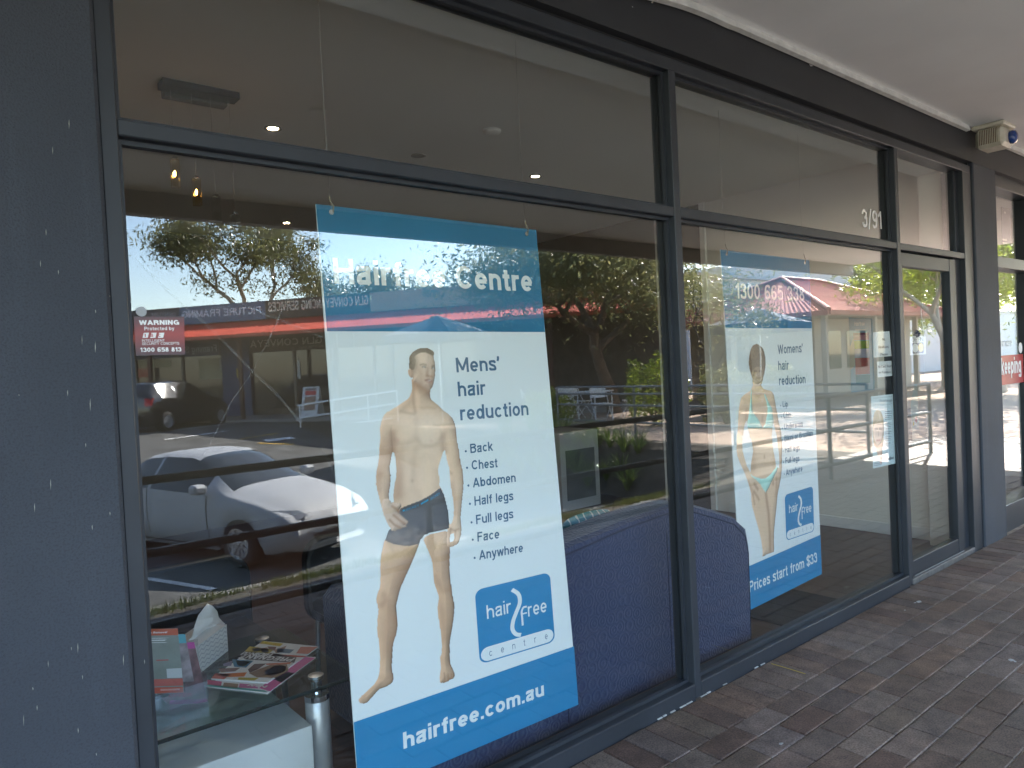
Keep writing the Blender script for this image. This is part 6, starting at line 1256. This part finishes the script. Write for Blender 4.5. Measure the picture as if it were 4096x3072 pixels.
wl2 = thing('boundary_wall', 'long white boundary wall behind the kiosk', 'wall', (55, -14, 0)); obj('render', MB().box(44, 70, -16.2, -15.9, -.5, 3.6), hw, wl2); obj('coping', MB().box(43.9, 70, -16.3, -15.8, 3.6, 3.72), hw, wl2)

# ------------------------------------------------------------------ trees, shrubs and ground plants
def leaf_mat(name, col, col2):
    m, N, L, b = principled(name); b.inputs['Roughness'].default_value = .34; b.inputs['Specular IOR Level'].default_value = .5
    g = N.new('ShaderNodeNewGeometry'); x = N.new('ShaderNodeMix'); x.data_type = 'RGBA'; L.new(g.outputs['Random Per Island'], x.inputs[0]); x.inputs[6].default_value = (*col, 1); x.inputs[7].default_value = (*col2, 1)
    n = N.new('ShaderNodeTexNoise'); n.inputs['Scale'].default_value = .6; L.new(g.outputs['Position'], n.inputs[0])
    L.new(x.outputs[2], b.inputs['Base Color'])
    tr = N.new('ShaderNodeBsdfTranslucent'); L.new(x.outputs[2], tr.inputs[0]); mx = N.new('ShaderNodeMixShader'); mx.inputs[0].default_value = .48
    o = next(q for q in N if q.type == 'OUTPUT_MATERIAL'); L.new(b.outputs[0], mx.inputs[1]); L.new(tr.outputs[0], mx.inputs[2]); L.new(mx.outputs[0], o.inputs[0]); return m
bark_g = mat('gum_bark', (.40, .33, .26), .85, var=.3, vscale=4, bump=.3, bscale=20); bark_b = mat('brown_bark', (.12, .085, .06), .9, var=.3, vscale=8, bump=.5, bscale=30)
L_gum, L_dark, L_lime, L_olive = leaf_mat('leaf_gum', (.085, .100, .040), (.20, .185, .075)), leaf_mat('leaf_dark', (.045, .065, .026), (.12, .125, .05)), leaf_mat('leaf_lime', (.13, .19, .02), (.32, .36, .045)), leaf_mat('leaf_olive', (.12, .135, .055), (.30, .275, .12))
def tree(name, label, base, h, spread, trunk_r, leafn, leafl, lm, bm, seed, crown_lo=.42, fork=3, flat=.75, droop=0.0, lean=(0, 0), clump=.55, group=None, tips_keep=1.0):
    R = np.random.default_rng(seed); t = thing(name, label, 'tree', base, group); base = np.array(base, float); tips = []; wood = MB()
    def grow(p, d, L_, r, lev):
        n = 4; pts = [p]; q = p.copy(); dd = d.copy()
        for i in range(n):
            dd = dd+R.normal(0, .13, 3)+np.array([0, 0, .05]); dd /= np.linalg.norm(dd); q = q+dd*L_/n; pts.append(q.copy())
        wood.tube(pts, [r*(1-.42*i/n) for i in range(n+1)], 7 if lev < 2 else 5, False)
        if lev >= 3: tips.append(q); tips.append(pts[2]); return
        k = fork if lev < 2 else fork
        for j in range(k):
            a = 6.2832*j/k+R.uniform(-.5, .5); side = np.array([math.cos(a), math.sin(a), R.uniform(-.15, .35)*flat]); nd_ = dd*R.uniform(.35, .75)+side*R.uniform(.6, 1.0)*spread; nd_ /= np.linalg.norm(nd_)
            grow(pts[-1] if j else pts[-2], nd_, L_*R.uniform(.62, .82), r*.52, lev+1)
        if lev >= 1: tips.append(q)
    d0 = np.array([lean[0], lean[1], 1.0]); grow(base, d0/np.linalg.norm(d0), h*crown_lo, trunk_r, 0)
    obj('trunk', wood, bm, t, True)
    T = np.array(tips); top = T[:, 2].max(); sc_h = (base[2]+h-top)
    V = np.zeros((leafn*4, 3)); ci = R.integers(0, len(T), leafn); cs = R.uniform(.6, 1.3, len(T))*clump*h*.13
    c_ = T[ci]+R.normal(0, 1, (leafn, 3))*cs[ci][:, None]*np.array([1, 1, .6]); c_[:, 2] -= droop*np.abs(R.normal(0, 1, leafn))
    a = R.normal(0, 1, (leafn, 3)); a[:, 2] -= droop*1.6; a /= np.linalg.norm(a, axis=1)[:, None]; b = np.cross(a, R.normal(0, 1, (leafn, 3))); b /= np.linalg.norm(b, axis=1)[:, None]
    l = leafl*R.uniform(.6, 1.3, leafn)[:, None]; w_ = l*.30
    V[0::4], V[1::4], V[2::4], V[3::4] = c_-a*l, c_+b*w_, c_+a*l, c_-b*w_
    me = bpy.data.meshes.new('crown'); me.vertices.add(leafn*4); me.vertices.foreach_set('co', (V-0).ravel().astype(np.float32)); me.loops.add(leafn*4); me.loops.foreach_set('vertex_index', np.arange(leafn*4, dtype=np.int32)); me.polygons.add(leafn); me.polygons.foreach_set('loop_start', np.arange(0, leafn*4, 4, dtype=np.int32)); me.update(calc_edges=True); me.materials.append(lm)
    o = bpy.data.objects.new('crown', me); COL.objects.link(o); o.parent = t; o.matrix_parent_inverse = Matrix.Translation(root_loc(t)).inverted(); return t
tree('gum_tree', 'tall gum tree with pale forked limbs behind the picture framing sign', (16.8, -44.0, .3), 12.2, .50, .30, 15000, .15, L_gum, bark_g, 11, .42, 3, .9, .12, (-.05, 0), clump=.42)
tree('gum_tree', 'broad gum tree standing behind the conveyancing sign', (22.0, -42.0, .3), 8.0, .70, .22, 9000, .15, L_gum, bark_g, 5, .40, 3, .8, .10, clump=.55)
tree('gum_tree', 'dark low tree behind the denture sign', (6.5, -42.0, .3), 6.0, .75, .18, 6000, .14, L_dark, bark_b, 8, .36, 3, .8, .05, clump=.8)
tree('gum_tree', 'gum tree rising behind the tan sign', (25.0, -33.0, .2), 7.6, .75, .22, 12000, .13, L_gum, bark_g, 21, .40, 3, .8, .10, clump=.5)
tree('gum_tree', 'gum tree with thin crown over the tan sign board', (24.3, -38.5, .2), 8.2, .72, .2, 9000, .14, L_gum, bark_g, 71, .40, 3, .8, .10, clump=.55)
tree('gum_tree', 'tall dark tree behind the cafe roof', (30.5, -27.0, .2), 8.6, .75, .24, 12000, .14, L_dark, bark_b, 33, .38, 3, .8, .06, clump=.6)
tree('gum_tree', 'bushy tree filling in behind the first gum tree', (10.8, -46.0, .3), 5.6, .8, .2, 7000, .14, L_olive, bark_b, 61, .34, 3, .8, .05, clump=.8)
tree('gum_tree', 'bushy tree between the two gum trees', (18.0, -45.0, .3), 6.6, .8, .2, 7000, .14, L_olive, bark_b, 62, .34, 3, .8, .05, clump=.8)
tree('shade_tree', 'big leafy shade tree leaning over the cafe tables', (15.6, -12.4, 0), 8.4, .95, .22, 36000, .08, L_olive, bark_b, 14, .30, 4, .30, .06, (-.25, .12), clump=.58)
tree('small_tree', 'slender open tree beside the four rail railing', (14.6, -8.0, 0), 4.2, .62, .06, 5000, .05, L_olive, bark_b, 3, .36, 3, .7, .02, (-.1, .1), clump=.75)
tree('plaza_tree', 'bright green tree near the kiosk corner', (21.3, -5.5, 0), 6.0, .70, .12, 14000, .08, L_lime, bark_g, 41, .40, 3, .7, .04, clump=.7)
tree('plaza_tree', 'bright green tree farther along the plaza', (25.5, -5.6, 0), 6.6, .9, .14, 16000, .09, L_lime, bark_g, 42, .38, 3, .7, .04, clump=.75)
tree('plaza_tree', 'dense green tree beyond the kiosk', (34.0, -9.5, 0), 7.5, .9, .18, 14000, .11, L_lime, bark_b, 43, .36, 3, .7, .04, clump=.8)
tree('plaza_tree', 'dark tree over the white boundary wall', (52.0, -21.0, 0), 9.0, .9, .2, 10000, .18, L_dark, bark_b, 44, .36, 3, .7, .04, clump=.8)
def shrub(label, x, y, h, r, n, l, lm, seed):
    R = np.random.default_rng(seed); t = thing('shrub', label, 'shrub', (x, y, gz(x, y))); z = gz(x, y); st = MB()
    for k in range(6): a = R.uniform(0, 6.28); st.tube([(x, y, z-.05), (x+.3*r*math.cos(a), y+.3*r*math.sin(a), z+h*.4), (x+.6*r*math.cos(a), y+.6*r*math.sin(a), z+h*.75)], [.02, .014, .006], 5, False)
    obj('stem', st, bark_b, t); mb = MB(); V = []; F = []
    for i in range(n):
        d = R.normal(0, 1, 3); d /= np.linalg.norm(d); q = R.uniform(.35, 1)**.5; c_ = np.array([x, y, z+h*.52])+d*np.array([r, r, h*.5])*q*(1+.18*math.sin(5*d[0]+7*d[1])); a = R.normal(0, 1, 3); a /= np.linalg.norm(a); b = np.cross(a, R.normal(0, 1, 3)); b /= np.linalg.norm(b); k = len(V); V += [c_-a*l, c_+b*l*.4, c_+a*l, c_-b*l*.4]; F.append((k, k+1, k+2, k+3))
    mb.add(V, F); obj('foliage', mb, lm, t)
for a in (('yellow green shrub behind the four rail railing', 12.9, -8.7, 1.5, .75, 2600, .05, L_lime, 1), ('loose olive shrub at the foot of the slender tree', 13.6, -7.3, 1.3, .7, 2400, .05, L_olive, 2), ('round green shrub by the kiosk post', 18.2, -8.6, 1.2, .6, 2000, .05, L_olive, 4), ('low shrub in the planted bank', 11.2, -10.4, .9, .6, 1800, .05, L_lime, 5)): shrub(*a)
blade = leaf_mat('strap_leaf', (.09, .15, .03), (.20, .27, .05))
R = np.random.default_rng(77); protos = []
for v in range(3):
    mb = MB()
    for k in range(46):
        a = R.uniform(0, 6.2832); l = R.uniform(.35, .62); lean_ = R.uniform(.25, .95); d = np.array([math.cos(a), math.sin(a), 0]); s = np.array([-d[1], d[0], 0])*.011; P = []
        for i in range(5): u = i/4; P.append(d*(.03+l*lean_*u**1.5)+np.array([0, 0, l*(u-.42*lean_*u*u*u)]))
        V = []
        for i, p_ in enumerate(P): w_ = (1-.9*(i/4)**2); V += [p_+s*w_, p_-s*w_]
        mb.add(V, [(2*i, 2*i+1, 2*i+3, 2*i+2) for i in range(4)])
    me = bpy.data.meshes.new('strap_leaf_plant'); me.from_pydata(mb.v, [], mb.f); me.update(); me.materials.append(blade); protos.append(me)
for i in range(26):
    x, y = 9.75+.45*(i % 2)+R.uniform(-.12, .12), -6.6-.17*i+R.uniform(-.05, .05); o = bpy.data.objects.new('strap_leaf_plant', protos[i % 3]); COL.objects.link(o); o.location = (x, y, gz(x, y)-.02); o.rotation_euler = (0, 0, R.uniform(0, 6)); k = R.uniform(.85, 1.25); o.scale = (k, k, k)
    tag(o, 'clump of green strap leaves in the planted bank', 'plant', 'strap leaf plants along the planted bank')
mb = MB(); V = []; F = []
for i in range(9000):
    x = R.uniform(-1, 9.3); y = -5.2+R.normal(0, .42); 
    if y < -6.1 or y > -4.0 or math.sin(x*2.3)+math.sin(x*5.1+y*4) < -.9: continue
    z = lot_z(x, y)+.015; a = R.uniform(0, 6.28); d = np.array([math.cos(a), math.sin(a), 0]); k = len(V); hh = R.uniform(.04, .11); V += [np.array([x, y, z])+d*.006, np.array([x, y, z])-d*.006, np.array([x, y, z+hh])+np.array([-d[1], d[0], 0])*R.uniform(-.05, .05)]; F.append((k, k+1, k+2))
mb.add(V, F); tag(obj('grass', mb, leaf_mat('grass_blade', (.035, .052, .012), (.085, .085, .028))), 'patchy green grass on the verge by the kerb', 'grass', kind='stuff')
mb = MB(); V = []; F = []
for i in range(2600):
    x, y = R.uniform(-2, 9.2), R.uniform(-5.6, -2.95); z = lot_z(x, y)+.022; a = R.uniform(0, 6.28); l = R.uniform(.012, .03); d = np.array([math.cos(a), math.sin(a), .2])*l; s = np.array([-d[1], d[0], 0])*.4; c_ = np.array([x, y, z]); k = len(V); V += [c_-d, c_+s, c_+d, c_-s]; F.append((k, k+1, k+2, k+3))
mb.add(V, F); tag(obj('leaf_litter', mb, leaf_mat('dry_leaf', (.06, .042, .02), (.13, .09, .035))), 'dry leaf litter on the mulched verge', 'leaves', kind='stuff')
